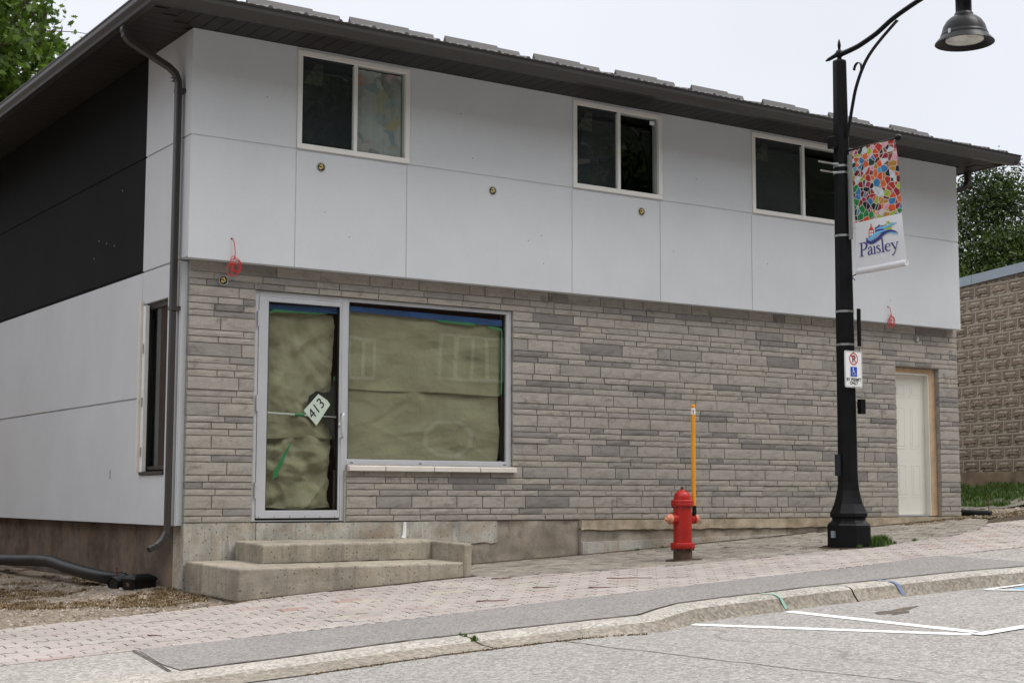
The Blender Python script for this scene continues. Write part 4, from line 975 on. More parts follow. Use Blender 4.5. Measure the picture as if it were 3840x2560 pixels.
# ---- right side door
mb = MB(); x0, x1 = SD[0], SD[1]
mb.box(x1-0.115, x1-0.002, 0.07, 0.11, 0.004, 1.896); mb.box(x0+0.002, x1-0.115, 0.07, 0.11, 1.835, 1.896); mb.box(x0+0.002, x0+0.05, 0.07, 0.11, 0.004, 1.835); mb.build('rough_frame', 'wood', B, bevel=0.002)
mb = MB(); mb.box(x1-0.128, x1-0.1155, 0.075, 0.20, 0.004, 1.834); mb.box(x0+0.051, x1-0.128, 0.075, 0.20, 1.815, 1.834); mb.build('door_jamb', 'cream_door', B)
mb = MB(); a, b = x0+0.052, x1-0.130; mb.box(a, b, 0.150, 0.19, 0.022, 1.812); sdo = mb.build('side_door', 'cream_door', B)
pw = (b-a-0.30)/2
for i in (0, 1):
    xa = a+0.10+i*(pw+0.10)
    for za, zb in ((0.24, 0.66), (0.86, 1.40), (1.52, 1.70)):
        mb = MB()
        fr = 0.014
        for (p, q, r, s) in ((xa, xa+pw, za, za+fr), (xa, xa+pw, zb-fr, zb), (xa, xa+fr, za+fr, zb-fr), (xa+pw-fr, xa+pw, za+fr, zb-fr)): mb.box(p, q, 0.1478, 0.1497, r, s)
        mb.box(xa+0.035, xa+pw-0.035, 0.1472, 0.1497, za+0.035, zb-0.035)
        mb.build('door_panel', 'cream_door', sdo, bevel=0.003)
mb = MB(); mb.box(x0+0.05, x1-0.12, 0.10, 0.22, 0.002, 0.018); mb.build('threshold', 'alu', B)

# ---- fixture holes with wiring
def fixture(x, z, y, r=0.047, tint='foam'):
    f = MB(); f.lathe([(r, -0.001), (r*1.02, -0.005), (r*0.84, -0.006), (r*0.80, -0.001)], (x, y, z), 20, axis='Y'); fo = f.build('junction_box', 'caulk', B)
    f = MB(); f.lathe([(r*0.80, -0.0015), (r*0.78, -0.0022)], (x, y, z), 16, axis='Y'); f.build('box_opening', 'gasket', fo)
    f = MB(); f.tube([(x-0.016, y-0.004, z+0.012), (x-0.004, y-0.020, z+0.020), (x+0.006, y-0.018, z-0.002), (x-0.008, y-0.012, z-0.020), (x-0.020, y-0.005, z-0.004)], 0.010, 6); f.build('wire', tint, fo, smooth=True)
    f = MB(); f.tube([(x+0.010, y-0.004, z+0.012), (x+0.016, y-0.018, z), (x+0.010, y-0.012, z-0.018)], 0.0035, 5); f.build('wire', 'steel', fo, smooth=True)
for x, z in ((1.301, 3.438), (3.297, 3.435), (5.289, 3.426)): fixture(x, z, -0.1205)
fixture(0.358, 2.259, -0.0105, 0.048); fixture(9.896, 2.273, -0.0105, 0.038, 'steel')
def coil(x, z, y, sag, r, label, seed):
    random.seed(seed)
    c = root('cable_coil', (x, y, z), label, 'cable', 'red cables hanging from the stucco')
    h = MB(); h.lathe([(0.010, 0), (0.008, -0.004)], (x, y+0.001, z), 10, axis='Y'); h.build('grommet', 'gasket', c)
    P = [(x, y, z), (x+0.006, y-0.02, z-0.012)] + [(x+0.010+0.014*math.sin(t*2.2), y-0.022-0.01*t, z-0.012-sag*t) for t in np.linspace(0.1, 1, 7)]
    cx, cz = x+0.022, z-0.012-sag-r
    for k in range(90):
        a = 2*math.pi*k/22 + 1.7; rr = r*(0.95+0.38*math.sin(k*0.21+1)); P.append((cx+rr*math.cos(a)*0.80+0.022*math.sin(k*0.17), y-0.035-0.004*math.sin(k*0.4), cz+rr*math.sin(a)+0.018*math.cos(k*0.13)))
    P += [(cx-0.03, y-0.035, cz-r*0.9), (cx-0.045, y-0.033, cz-r*1.5)]
    m_ = MB(); m_.tube(P, 0.0036, 6); m_.build('cable', 'red_wire', c, smooth=True)
coil(0.387, 2.643, -0.122, 0.19, 0.062, 'red cable coil hanging above the glass door corner', 3)
coil(9.251, 2.634, -0.122, 0.12, 0.055, 'red cable coil hanging above the cream side door', 5)
random.seed(11)
# little chips and a slot in the stucco
mb = MB(); mb.box(-0.0415, -0.0400, 1.86, 1.875, 0.41, 0.50); mb.build('vent_slot', 'gasket', B)

# ------------------------------------------------------------------ concrete steps
st = root('concrete_steps', (1.2, -0.6, -0.6), 'two wide weathered concrete steps with a low cheek wall under the glass door', 'steps')
def slab(poly, zt, zb, name, mat='step', bv=0.02):
    mb = MB(); n = len(poly); V = []
    mb.add([(x, y, zb) for x, y in poly] + [(x, y, zt(x, y)) for x, y in poly], [tuple(range(n))[::-1], tuple(range(n, 2*n))] + [(i, (i+1) % n, n+(i+1) % n, n+i) for i in range(n)])
    o = mb.build(name, mat, st, bevel=bv, seg=3)
    s = o.modifiers.new('sub', 'SUBSURF'); s.subdivision_type = 'SIMPLE'; s.levels = s.render_levels = 4
    tx = bpy.data.textures.get('rough') or bpy.data.textures.new('rough', 'CLOUDS'); tx.noise_scale = 0.16
    dm = o.modifiers.new('wear', 'DISPLACE'); dm.texture = tx; dm.strength = 0.012; dm.mid_level = 0.5; dm.texture_coords = 'LOCAL'
    return o
slab([(0.045, -0.013), (0.045, -1.215), (2.335, -1.165), (2.335, -0.013)], lambda x, y: -0.346+0.016*y, -0.85, 'step')
slab([(0.525, -0.014), (0.505, -0.680), (2.305, -0.600), (2.305, -0.014)], lambda x, y: -0.170+0.022*y, -0.37, 'step')
slab([(2.300, -0.012), (2.310, -1.175), (2.410, -1.165), (2.415, -0.012)], lambda x, y: -0.168+0.022*y, -0.8, 'cheek_wall')

mb = MB(); V = []  # dark strip painted in for the shaded gap under the upper riser
for i in range(61):
    t = i/60; x = 0.52+1.76*t; y = -0.684+0.08*t; hgt = 0.006+0.012*abs(fbm(x, 0, 5, 4))*sm(0.08, 0.3, t); V += [(x, y-0.004, -0.40+0.03*0), (x, y-0.006, -0.3575+hgt)]
mb.add(V, [(2*i, 2*i+2, 2*i+3, 2*i+1) for i in range(60)]); mb.build('gap_shade', 'joint', st)
# ------------------------------------------------------------------ street lamp
LX, LY = 6.83, -1.70; gz = G(LX, LY)
SL = root('street_lamp', (LX, LY, gz), 'tall black octagonal street lamp with curved arm beside the pavement', 'street lamp')
rot = R(22.5) + R(40)
def octo(prof, name, parent=SL, mat='lamp_black', n=8): 
    mb = MB(); mb.lathe([(r, z) for r, z in prof], (LX, LY, 0), n, rot); return mb.build(name, mat, parent)
k_ = 0.54
octo([(0.445*k_, gz-0.03), (0.445*k_, -0.055), (0.42*k_, -0.035), (0.37*k_, -0.015), (0.345*k_, 0.0), (0.345*k_, 0.02), (0.385*k_, 0.040), (0.385*k_, 0.075), (0.37*k_, 0.09), (0.30*k_, 0.17), (0.265*k_, 0.235), (0.232*k_, 0.31), (0.212*k_, 0.39), (0.203*k_, 0.52)], 'base')
octo([(0.203*k_, 0.52), (0.188*k_, 2.2), (0.165*k_, 3.8), (0.145*k_, 5.015), (0.135*k_, 5.03), (0.03, 5.032)], 'pole')
mb = MB(); mb.lathe([(0.035, 5.02), (0.035, 5.045), (0.024, 5.055), (0.026, 5.07), (0.042, 5.085), (0.046, 5.11), (0.040, 5.135), (0.026, 5.15), (0.014, 5.16), (0.020, 5.20), (0.016, 5.235), (0.004, 5.275)], (LX, LY, 0), 12); mb.build('finial', 'lamp_black', SL, smooth=True)
mb = MB(); mb.tube([(LX, LY+0.03, 5.11), (LX, LY+0.08, 5.10), (LX, LY+0.16, 5.085), (LX, LY+0.205, 5.078)], [0.03, 0.024, 0.020, 0.008], 10); mb.build('finial', 'lamp_black', SL, smooth=True)
arm = [(-1.73, 5.10), (-1.80, 5.105), (-1.90, 5.115), (-2.013, 5.133), (-2.25, 5.20), (-2.483, 5.30), (-2.783, 5.385), (-2.987, 5.425), (-3.15, 5.435), (-3.28, 5.42), (-3.37, 5.37), (-3.405, 5.30)]
def smoothpath(P, n=4):
    Q = []
    for i in range(len(P)-1):
        p0, p1, p2, p3 = P[max(i-1, 0)], P[i], P[i+1], P[min(i+2, len(P)-1)]
        for k in range(n):
            t = k/n; Q.append(tuple(0.5*((2*b)+(-a+c)*t+(2*a-5*b+4*c-d_)*t*t+(-a+3*b-3*c+d_)*t**3) for a, b, c, d_ in zip(p0, p1, p2, p3)))
    return Q + [P[-1]]
mb = MB(); P = smoothpath(arm); mb.tube([(LX, y, z) for y, z in P], [0.030-0.006*i/len(P) for i in range(len(P))], 10); mb.build('arm', 'lamp_black', SL, smooth=True)
br = [(-1.79, 4.16), (-1.835, 4.32), (-1.88, 4.493), (-1.938, 4.68), (-2.045, 4.88), (-2.16, 5.01), (-2.33, 5.135), (-2.54, 5.265)]
mb = MB(); mb.rect_tube([(LX, y, z) for y, z in smoothpath(br)], (1, 0, 0), 0.040, 0.014); mb.build('brace', 'lamp_black', SL)
sc_ = [(-2.02, 4.845), (-2.018, 4.895), (-1.998, 4.935), (-1.965, 4.943), (-1.935, 4.925), (-1.918, 4.895), (-1.912, 4.87)]
mb = MB(); mb.rect_tube([(LX, y, z) for y, z in smoothpath(sc_)], (1, 0, 0), 0.035, 0.008); mb.build('scroll', 'lamp_black', SL)
hy = -3.41
mb = MB(); mb.lathe([(0.05, 5.34), (0.085, 5.30), (0.095, 5.28), (0.080, 5.26), (0.080, 5.11), (0.092, 5.10), (0.098, 5.07), (0.135, 5.055), (0.175, 5.02), (0.205, 4.97), (0.222, 4.91), (0.228, 4.885), (0.236, 4.88), (0.236, 4.868), (0.245, 4.85), (0.290, 4.800), (0.293, 4.792), (0.285, 4.792), (0.240, 4.835), (0.20, 4.842)], (LX, hy, 0), 32)
hd = mb.build('lamp_head', 'lamp_black', SL, smooth=True)
mb = MB(); mb.lathe([(0.19, 4.838), (0.185, 4.822), (0.12, 4.808), (0.02, 4.803)], (LX, hy, 0), 28); mb.build('lens', 'lens', hd, smooth=True)
mb = MB(); mb.box(LX-0.245, LX-0.225, hy-0.03, hy+0.0, 4.855, 4.90); mb.build('latch', 'steel', hd)
for z, r in ((3.84, 0.168), (3.765, 0.168), (3.07, 0.178), (2.24, 0.19), (1.88, 0.192)):
    mb = MB(); rr = r*k_+0.004; mb.lathe([(rr-0.006, z-0.012), (rr, z-0.012), (rr, z+0.012), (rr-0.006, z+0.012)], (LX, LY, 0), 8, rot); mb.build('band', 'steel', SL)
for z, L in ((3.86, 0.30), (3.765, 0.26)):
    mb = MB(); mb.rect_tube([(LX-0.08, LY-0.03, z), (LX-0.12, LY+0.02, z+0.004), (LX-0.08-L*0.75, LY+0.05, z+0.012)], (0, 0, 1), 0.018, 0.004); mb.build('band_end', 'steel', SL)
mb = MB(); mb.box(LX-0.155, LX-0.075, LY-0.04, LY+0.06, 4.03, 4.16); mb.build('photocell_box', 'lamp_black', SL, bevel=0.006)
mb = MB(); mb.box(LX+0.055, LX+0.125, LY-0.16, LY-0.10, 1.13, 1.29); mb.build('junction_box', 'lamp_black', SL, bevel=0.006)
mb = MB(); mb.box(LX+0.065, LX+0.11, LY-0.13, LY-0.11, 1.86, 2.27); mb.build('sign_bracket', 'lamp_black', SL, bevel=0.003)
mb = MB(); mb.box(LX-0.125, LX-0.105, LY+0.0, LY+0.07, 0.47, 0.70); mb.build('cover_plate', 'screen', SL)
mb = MB(); mb.box(LX-0.255, LX-0.225, LY-0.02, LY+0.02, gz+0.10, gz+0.17); mb.build('cover_plate', 'galv', SL)
mb = MB(); mb.box(LX-0.02, LX+0.02, LY-0.125, LY-0.105, 3.02, 3.95); mb.build('banner_bracket', 'steel', SL)
mb = MB(); mb.tube([(LX, LY-0.09, 4.000), (LX, -2.50, 4.005)], 0.011, 8); mb.build('banner_rod', 'lamp_black', SL, smooth=True)
mb = MB(); mb.ball((LX, -2.515, 4.005), 0.036); mb.build('rod_ball', 'lamp_black', SL, smooth=True)

# banner
bx = LX
BN = root('banner', (bx, -1.9, 2.62), 'hanging street banner with a mosaic print and the word Paisley', 'banner')
def bpt(u, v, off=0.0):      # u across (0 pole side .. 1 outer), v down 0..1
    yl = -1.862-0.022*v; yr = -2.472-0.120*v; zt = 4.008+(3.998-4.008)*u; zb = 2.655+(2.665-2.655)*u
    bow = 0.018*math.sin(math.pi*u)*math.sin(math.pi*v)+0.010*math.sin(7*v+3*u)
    return (bx - bow - off, yl+(yr-yl)*u, zt+(zb-zt)*v)
def bgrid(name, v0, v1, mat, nu=14, nv=20):
    V = [bpt(i/nu, v0+(v1-v0)*j/nv) for i in range(nu+1) for j in range(nv+1)]
    V += [(p[0]+0.0025, p[1], p[2]) for p in V]
    n = (nu+1)*(nv+1); F = [(i*(nv+1)+j, (i+1)*(nv+1)+j, (i+1)*(nv+1)+j+1, i*(nv+1)+j+1) for i in range(nu) for j in range(nv)]
    F = F + [tuple(k+n for k in f[::-1]) for f in F]
    return np_mesh(name, V, F, mat, BN)
vs_ = (4.0-3.19)/(4.0-2.66)
bgrid('mosaic_cloth', 0, vs_, 'mosaic'); bgrid('white_cloth', vs_, 1.0, 'banner')
mb = MB(); mb.tube([bpt(0.03, 1.0), bpt(0.3, 1.003), bpt(0.7, 1.0), bpt(0.985, 0.998)], 0.034, 10); mb.build('hem_roll', 'banner', BN, smooth=True)
mb = MB(); mb.tube([bpt(0.0, 1.02), (bx, LY-0.06, 2.60)], 0.006, 6); mb.tube([(bx, LY-0.1, 2.55), (bx, LY-0.13, 2.60), (bx, LY-0.16, 2.57)], 0.006, 6); mb.build('tie', 'lamp_black', BN)
# logo space: local cm coordinates across the white cloth: X 0..10 across, Y 0..10 up
def lg(X, Y, off=0.004): return bpt(0.02+0.96*X/10.0, 1.0-(Y/10.0)*(1-vs_)*1.0, off)
def gpoly(pts, mat, off=0.004, name='emblem'):
    mb = MB(); mb.add([lg(x, y, off) for x, y in pts], [tuple(range(len(pts)))]); return mb.build(name, mat, BN)
def gstroke(mb, pts, ws, off=0.006, sub=5):
    P = smoothpath(pts, sub) if len(pts) > 2 else list(pts)
    Wd = [ws[0] + 0*i for i in range(len(P))] if len(ws) == 1 else [lerp([(k/(len(ws)-1), ws[k]) for k in range(len(ws))], i/(len(P)-1)) for i in range(len(P))]
    V = []
    for i, p in enumerate(P):
        a = P[max(0, i-1)]; b = P[min(len(P)-1, i+1)]; dx, dy = b[0]-a[0], b[1]-a[1]; L = math.hypot(dx, dy) or 1
        nx, ny = -dy/L*Wd[i]/2, dx/L*Wd[i]/2; V += [lg(p[0]+nx, p[1]+ny, off), lg(p[0]-nx, p[1]-ny, off)]
    mb.add(V, [(2*i, 2*i+1, 2*i+3, 2*i+2) for i in range(len(P)-1)])
gpoly([(2.9, 6.3), (4.1, 6.3), (4.1, 7.9), (3.9, 8.2), (3.6, 8.6), (3.6, 9.1), (3.4, 9.1), (3.4, 8.6), (3.1, 8.2), (2.9, 7.9)], 'brick_red')
gpoly([(4.4, 6.6), (6.3, 6.9), (6.3, 8.3), (5.6, 8.3), (5.4, 8.6), (5.2, 8.6), (5.0, 8.3), (4.4, 8.2)], 'purple')
gpoly([(6.8, 6.9), (7.9, 6.8), (7.9, 7.9), (8.3, 7.9), (8.3, 8.5), (7.6, 8.5), (7.6, 8.9), (7.0, 8.9), (7.0, 8.5), (6.4, 8.4), (6.4, 7.9), (6.8, 7.9)], 'olive')
for a in ((3.15, 7.3), (3.6, 7.3), (3.15, 6.7), (3.6, 6.7), (7.1, 7.9)): gpoly([a, (a[0]+0.33, a[1]), (a[0]+0.33, a[1]+0.45), (a[0], a[1]+0.45)], 'white', 0.0055)
mb = MB(); gstroke(mb, [(4.3, 7.6), (5.5, 7.9), (6.6, 7.8), (7.8, 8.1), (9.1, 8.3)], [0.1, 0.45, 0.5, 0.45, 0.1], 0.0065); gstroke(mb, [(2.7, 6.3), (3.6, 6.2), (4.6, 6.8), (5.6, 7.1), (6.8, 7.2)], [0.2, 0.9, 0.8, 0.5, 0.1], 0.0065)
gstroke(mb, [(6.2, 6.4), (7.4, 6.6), (8.4, 6.3), (9.1, 5.9)], [0.1, 0.2, 0.25, 0.05], 0.0065); mb.build('emblem', 'sky_blue', BN)
mb = MB(); gstroke(mb, [(2.5, 6.5), (2.6, 5.7), (3.6, 5.3), (5.0, 5.8), (6.4, 6.7), (7.6, 6.9), (8.6, 6.6), (9.2, 6.1)], [0.15, 0.5, 0.65, 0.7, 0.6, 0.45, 0.3, 0.05], 0.0075); mb.build('emblem', 'navy', BN)
T = MB(); bs = 2.9; xh = 1.55
def serif(x, y, w=0.62): gstroke(T, [(x-w/2, y), (x+w/2, y)], [0.13])
def line(a, b, w): gstroke(T, [a, b], [w])
# P
line((1.15, bs), (1.15, bs+2.75), 0.34); serif(1.15, bs+0.06, 0.95); serif(0.95, bs+2.72, 0.8)
gstroke(T, [(1.1, bs+2.72), (1.7, bs+2.74), (2.25, bs+2.45), (2.35, bs+1.95), (2.1, bs+1.5), (1.6, bs+1.28), (1.2, bs+1.35)], [0.12, 0.18, 0.36, 0.38, 0.3, 0.16, 0.10])
# a
line((3.42, bs+0.1), (3.42, bs+1.1), 0.28); gstroke(T, [(2.72, bs+1.15), (2.85, bs+1.5), (3.15, bs+1.58), (3.4, bs+1.4), (3.42, bs+1.0)], [0.26, 0.14, 0.16, 0.24, 0.28])
gstroke(T, [(3.4, bs+0.95), (3.0, bs+0.85), (2.68, bs+0.5), (2.8, bs+0.12), (3.1, bs+0.08), (3.4, bs+0.38)], [0.10, 0.14, 0.30, 0.24, 0.14, 0.12]); line((3.4, bs+0.12), (3.72, bs+0.08), 0.14)
# i (dot hidden behind the wave)
line((4.1, bs+0.05), (4.1, bs+xh), 0.28); serif(4.1, bs+0.06, 0.6); line((3.85, bs+xh-0.05), (4.15, bs+xh), 0.13)
# s
gstroke(T, [(5.25, bs+1.25), (5.1, bs+1.52), (4.85, bs+1.56), (4.62, bs+1.3), (4.8, bs+0.98), (5.15, bs+0.72), (5.28, bs+0.38), (5.05, bs+0.08), (4.75, bs+0.07), (4.58, bs+0.38)], [0.12, 0.12, 0.15, 0.24, 0.30, 0.30, 0.24, 0.15, 0.12, 0.12])
# l
line((5.85, bs+0.05), (5.85, bs+2.8), 0.28); serif(5.85, bs+0.06, 0.6); line((5.6, bs+2.72), (5.9, bs+2.8), 0.13)
# e
gstroke(T, [(6.45, bs+0.92), (7.3, bs+0.98)], [0.10]); gstroke(T, [(7.32, bs+0.95), (7.25, bs+1.4), (6.9, bs+1.57), (6.5, bs+1.3), (6.38, bs+0.8), (6.55, bs+0.28), (6.9, bs+0.07), (7.3, bs+0.3)], [0.22, 0.18, 0.12, 0.24, 0.32, 0.26, 0.16, 0.10])
# y
gstroke(T, [(7.75, bs+1.52), (8.05, bs+0.9), (8.3, bs+0.2)], [0.28]); gstroke(T, [(8.85, bs+1.52), (8.5, bs+0.6), (8.2, bs-0.25), (7.85, bs-0.75), (7.55, bs-0.85)], [0.11, 0.12, 0.13, 0.18, 0.28]); serif(7.75, bs+1.52, 0.55); serif(8.85, bs+1.52, 0.45)
T.build('lettering', 'navy', BN)
# small print
mb = MB(); 
for i in range(7): gstroke(mb, [(0.25+i*0.16, 0.55), (0.34+i*0.16, 0.55)], [0.10])
mb.build('fine_print', 'navy', BN)

# parking sign on the pole
PS = root('parking_sign', (6.81, -1.835, 1.41), 'white no parking sign with wheelchair symbol and the words BY PERMIT ONLY', 'sign')
sgx0, sgx1, sgz0, sgz1, sy_ = 6.672, 6.938, 1.410, 1.803, -1.835
def rrect(x0, x1, z0, z1, r, y, n=5):
    P = []
    for cx, cz, a0 in ((x1-r, z0+r, -90), (x1-r, z1-r, 0), (x0+r, z1-r, 90), (x0+r, z0+r, 180)):
        for k in range(n+1): a = R(a0+90*k/n); P.append((cx+r*math.cos(a), y, cz+r*math.sin(a)))
    return P
mb = MB(); mb.prism(rrect(sgx0, sgx1, sgz0, sgz1, 0.02, sy_), (0, 0.003, 0)); mb.build('plate', 'white', PS)
mb = MB(); o_ = rrect(sgx0+0.006, sgx1-0.006, sgz0+0.006, sgz1-0.006, 0.016, sy_-0.0012); i_ = rrect(sgx0+0.010, sgx1-0.010, sgz0+0.010, sgz1-0.010, 0.013, sy_-0.0012); n = len(o_)
mb.add(o_+i_, [(k, (k+1) % n, n+(k+1) % n, n+k) for k in range(n)]); mb.build('border', 'ink', PS)
cx, cz, r = 6.808, 1.718, 0.066
mb = MB(); n = 32
mb.add([(cx+rr*math.cos(2*math.pi*k/n), sy_-0.0016, cz+rr*math.sin(2*math.pi*k/n)) for rr in (r, r*0.82) for k in range(n)], [(k, (k+1) % n, n+(k+1) % n, n+k) for k in range(n)])
a = R(-45); ux, uz = math.cos(a), math.sin(a); wx, wz = -uz*0.006, ux*0.006
mb.add([(cx-ux*r*.84+wx, sy_-0.0022, cz-uz*r*.84+wz), (cx+ux*r*.84+wx, sy_-0.0022, cz+uz*r*.84+wz), (cx+ux*r*.84-wx, sy_-0.0022, cz+uz*r*.84-wz), (cx-ux*r*.84-wx, sy_-0.0022, cz-uz*r*.84-wz)], [(0, 1, 2, 3)])
mb.build('prohibition_ring', 'sign_red', PS)
mb = MB(); text_mesh(mb, 'P', (cx+0.002, sy_-0.0014, cz-0.036), (1, 0, 0), (0, 0, 1), 0.105, 'CENTER', 0.003); mb.build('lettering', 'ink', PS)
mb = MB(); bx0, bx1, bz0, bz1 = 6.757, 6.857, 1.528, 1.632; mb.add([(bx0, sy_-0.0012, bz0), (bx1, sy_-0.0012, bz0), (bx1, sy_-0.0012, bz1), (bx0, sy_-0.0012, bz1)], [(0, 1, 2, 3)]); mb.build('blue_square', 'sign_blue', PS)
mb = MB()
def wst(pts, w):
    for (x0_, z0_), (x1_, z1_) in zip(pts, pts[1:]):
        dx, dz = x1_-x0_, z1_-z0_; L = math.hypot(dx, dz); nx, nz = -dz/L*w/2, dx/L*w/2; ex, ezz = dx/L*w*0.3, dz/L*w*0.3
        mb.add([(x0_+nx-ex, sy_-0.002, z0_+nz-ezz), (x1_+nx+ex, sy_-0.002, z1_+nz+ezz), (x1_-nx+ex, sy_-0.002, z1_-nz+ezz), (x0_-nx-ex, sy_-0.002, z0_-nz-ezz)], [(0, 1, 2, 3)])
wc = (6.803, 1.561); rr = 0.021
wst([(wc[0]+rr*math.cos(R(t)), wc[1]+rr*math.sin(R(t))) for t in range(110, 391, 20)], 0.006)
wst([(6.799, 1.607), (6.800, 1.575), (6.822, 1.573), (6.830, 1.548), (6.839, 1.552)], 0.008); wst([(6.800, 1.590), (6.819, 1.589)], 0.006)
mb.add([(6.798+0.007*math.cos(2*math.pi*k/10), sy_-0.002, 1.616+0.007*math.sin(2*math.pi*k/10)) for k in range(10)], [tuple(range(10))])
mb.build('wheelchair_symbol', 'white', PS)
mb = MB(); text_mesh(mb, 'BY PERMIT', (6.806, sy_-0.0014, 1.480), (1, 0, 0), (0, 0, 1), 0.047, 'CENTER', 0.0012, 0, 1.0); text_mesh(mb, 'ONLY', (6.806, sy_-0.0014, 1.442), (1, 0, 0), (0, 0, 1), 0.047, 'CENTER', 0.0012); mb.build('lettering', 'ink', PS)
mb = MB(); mb.lathe([(0.006, 0), (0.005, -0.004)], (6.806, sy_, 1.79), 8, axis='Y'); mb.lathe([(0.006, 0), (0.005, -0.004)], (6.806, sy_, 1.422), 8, axis='Y'); mb.build('bolt', 'rust', PS)

# ------------------------------------------------------------------ fire hydrant
HX, HY = 4.79, -1.375; hz = G(HX, HY)
FH = root('fire_hydrant', (HX, HY, hz), 'red fire hydrant with faded orange caps and a yellow marker post', 'fire hydrant')
def hl(prof, name, mat='red', n=28, par=FH): mb = MB(); mb.lathe([(r, hz+z) for r, z in prof], (HX, HY, 0), n); return mb.build(name, mat, par, smooth=True)
hl([(0.112, -0.02), (0.110, 0.0), (0.096, 0.012), (0.095, 0.118), (0.06, 0.12)], 'stand_pipe', 'rust')
hl([(0.08, 0.115), (0.118, 0.118), (0.124, 0.124), (0.125, 0.168), (0.121, 0.176), (0.094, 0.180), (0.093, 0.50), (0.095, 0.545), (0.085, 0.55)], 'barrel')
hl([(0.09, 0.535), (0.111, 0.546), (0.113, 0.552), (0.113, 0.572), (0.111, 0.576), (0.113, 0.580), (0.113, 0.602), (0.108, 0.607), (0.086, 0.610)], 'flange')
hl([(0.088, 0.606), (0.087, 0.635), (0.082, 0.66), (0.068, 0.682), (0.050, 0.694), (0.026, 0.700), (0.022, 0.706), (0.020, 0.712)], 'bonnet')
mb = MB(); mb.lathe([(0.017, hz+0.705), (0.017, hz+0.728), (0.013, hz+0.742)], (HX, HY, 0), 5); mb.build('operating_nut', 'rust', FH)
for k in range(8):
    a = 2*math.pi*k/8+0.2
    mb = MB(); mb.lathe([(0.009, hz+0.527), (0.009, hz+0.545)], (HX+0.102*math.cos(a), HY+0.102*math.sin(a), 0), 6); mb.build('bolt', 'rust', FH)
    mb = MB(); mb.lathe([(0.010, hz+0.100), (0.010, hz+0.118)], (HX+0.108*math.cos(a), HY+0.108*math.sin(a), 0), 6); mb.build('bolt', 'rust', FH)
for s in (-1, 1):
    mb = MB(); c = (HX, HY, hz+0.418)
    mb.lathe([(0.052, s*0.07), (0.050, s*0.10), (0.048, s*0.135), (0.053, s*0.138), (0.053, s*0.150)], c, 20, axis='X'); mb.build('nozzle', 'red', FH, smooth=True)
    mb = MB(); mb.lathe([(0.050, s*0.150), (0.051, s*0.153), (0.049, s*0.180), (0.036, s*0.188), (0.034, s*0.194), (0.032, s*0.200), (0.022, s*0.204)], c, 20, axis='X'); cap = mb.build('nozzle_cap', 'cap_orange', FH, smooth=True)
    mb = MB(); mb.lathe([(0.019, s*0.203), (0.014, s*0.222), (0.013, s*0.228)], c, 5, axis='X'); mb.build('cap_nut', 'cap_orange', cap)
    mb = MB(); mb.tube([(HX+s*0.19, HY-0.03, hz+0.40), (HX+s*0.212, HY-0.035, hz+0.375), (HX+s*0.20, HY-0.03, hz+0.36), (HX+s*0.18, HY-0.025, hz+0.375)], 0.003, 5); mb.build('chain', 'rust', cap)
mx_, my_ = HX+0.115, HY-0.045
mb = MB(); mb.tube([(mx_, my_, hz+0.55), (mx_+0.002, my_, hz+1.565)], 0.0225, 14); mp = mb.build('marker_post', 'yellow', FH, smooth=True)
mb = MB(); mb.lathe([(0.0235, hz+1.555), (0.0235, hz+1.572), (0.02, hz+1.576)], (mx_+0.002, my_, 0), 14); mb.build('post_cap', 'yellow', mp, smooth=True)
mb = MB(); vv = []
for k in range(9):
    a = R(150 + k*18); 
    for z in (1.475, 1.54): vv.append((mx_+0.002+0.0235*math.cos(a+R(20)), my_+0.0235*math.sin(a+R(20)), hz+z))
mb.add(vv, [(2*i, 2*i+2, 2*i+3, 2*i+1) for i in range(8)]); mb.build('sticker', 'white', mp)
mb = MB(); a = R(235); cx, cy = mx_+0.002, my_; tx, ty = -math.sin(a), math.cos(a); ox, oy = cx+0.0245*math.cos(a), cy+0.0245*math.sin(a)
hy_ = [(-0.005, 1.483), (0.006, 1.483), (0.006, 1.49), (0.004, 1.49), (0.004, 1.507), (0.009, 1.507), (0.009, 1.514), (0.004, 1.514), (0.003, 1.524), (0, 1.529), (-0.003, 1.524), (-0.004, 1.514), (-0.009, 1.514), (-0.009, 1.507), (-0.004, 1.507), (-0.004, 1.49), (-0.005, 1.49)]
mb.add([(ox+tx*u, oy+ty*u, hz+v) for u, v in hy_], [tuple(range(len(hy_)))]); mb.build('hydrant_symbol', 'sign_red', mp)
mb = MB(); mb.box(mx_-0.012, mx_+0.024, my_-0.012, my_+0.014, hz+0.455, hz+0.60); mb.build('post_bracket', 'black_plastic', FH, bevel=0.003)

# ------------------------------------------------------------------ drain pipes, bait box, rods by the side wall
def corrugated(P, r, n=14, pitch=0.022):
    Q = smoothpath(P, 40); L = 0; rr = []; pts = [Q[0]]; acc = 0
    out = [Vector(Q[0])]
    for a, b in zip(Q, Q[1:]):
        a, b = Vector(a), Vector(b); d_ = (b-a).length; k = max(1, int(d_/(pitch/2)))
        for i in range(1, k+1): out.append(a+(b-a)*i/k)
    return out, [r*(1.0 if i % 2 else 0.955) for i in range(len(out))]
DP = root('drain_pipe', (-0.3, 1.2, -0.6), 'long black corrugated drain pipe lying along the side wall', 'pipe')
P = [(-0.35, 8.0, -0.52), (-0.33, 4.9, -0.50), (-0.28, 3.2, -0.455), (-0.28, 2.45, -0.49), (-0.27, 1.8, -0.525), (-0.24, 1.25, -0.545), (-0.19, 0.98, -0.545), (-0.23, 0.84, -0.56), (-0.36, 0.76, -0.58)]
Q, rr = corrugated(P, 0.062); mb = MB(); mb.tube(Q, rr, 16, cap=False); mb.build('pipe', 'black_plastic', DP, smooth=True)
dirv = (Q[-1]-Q[-6]).normalized()
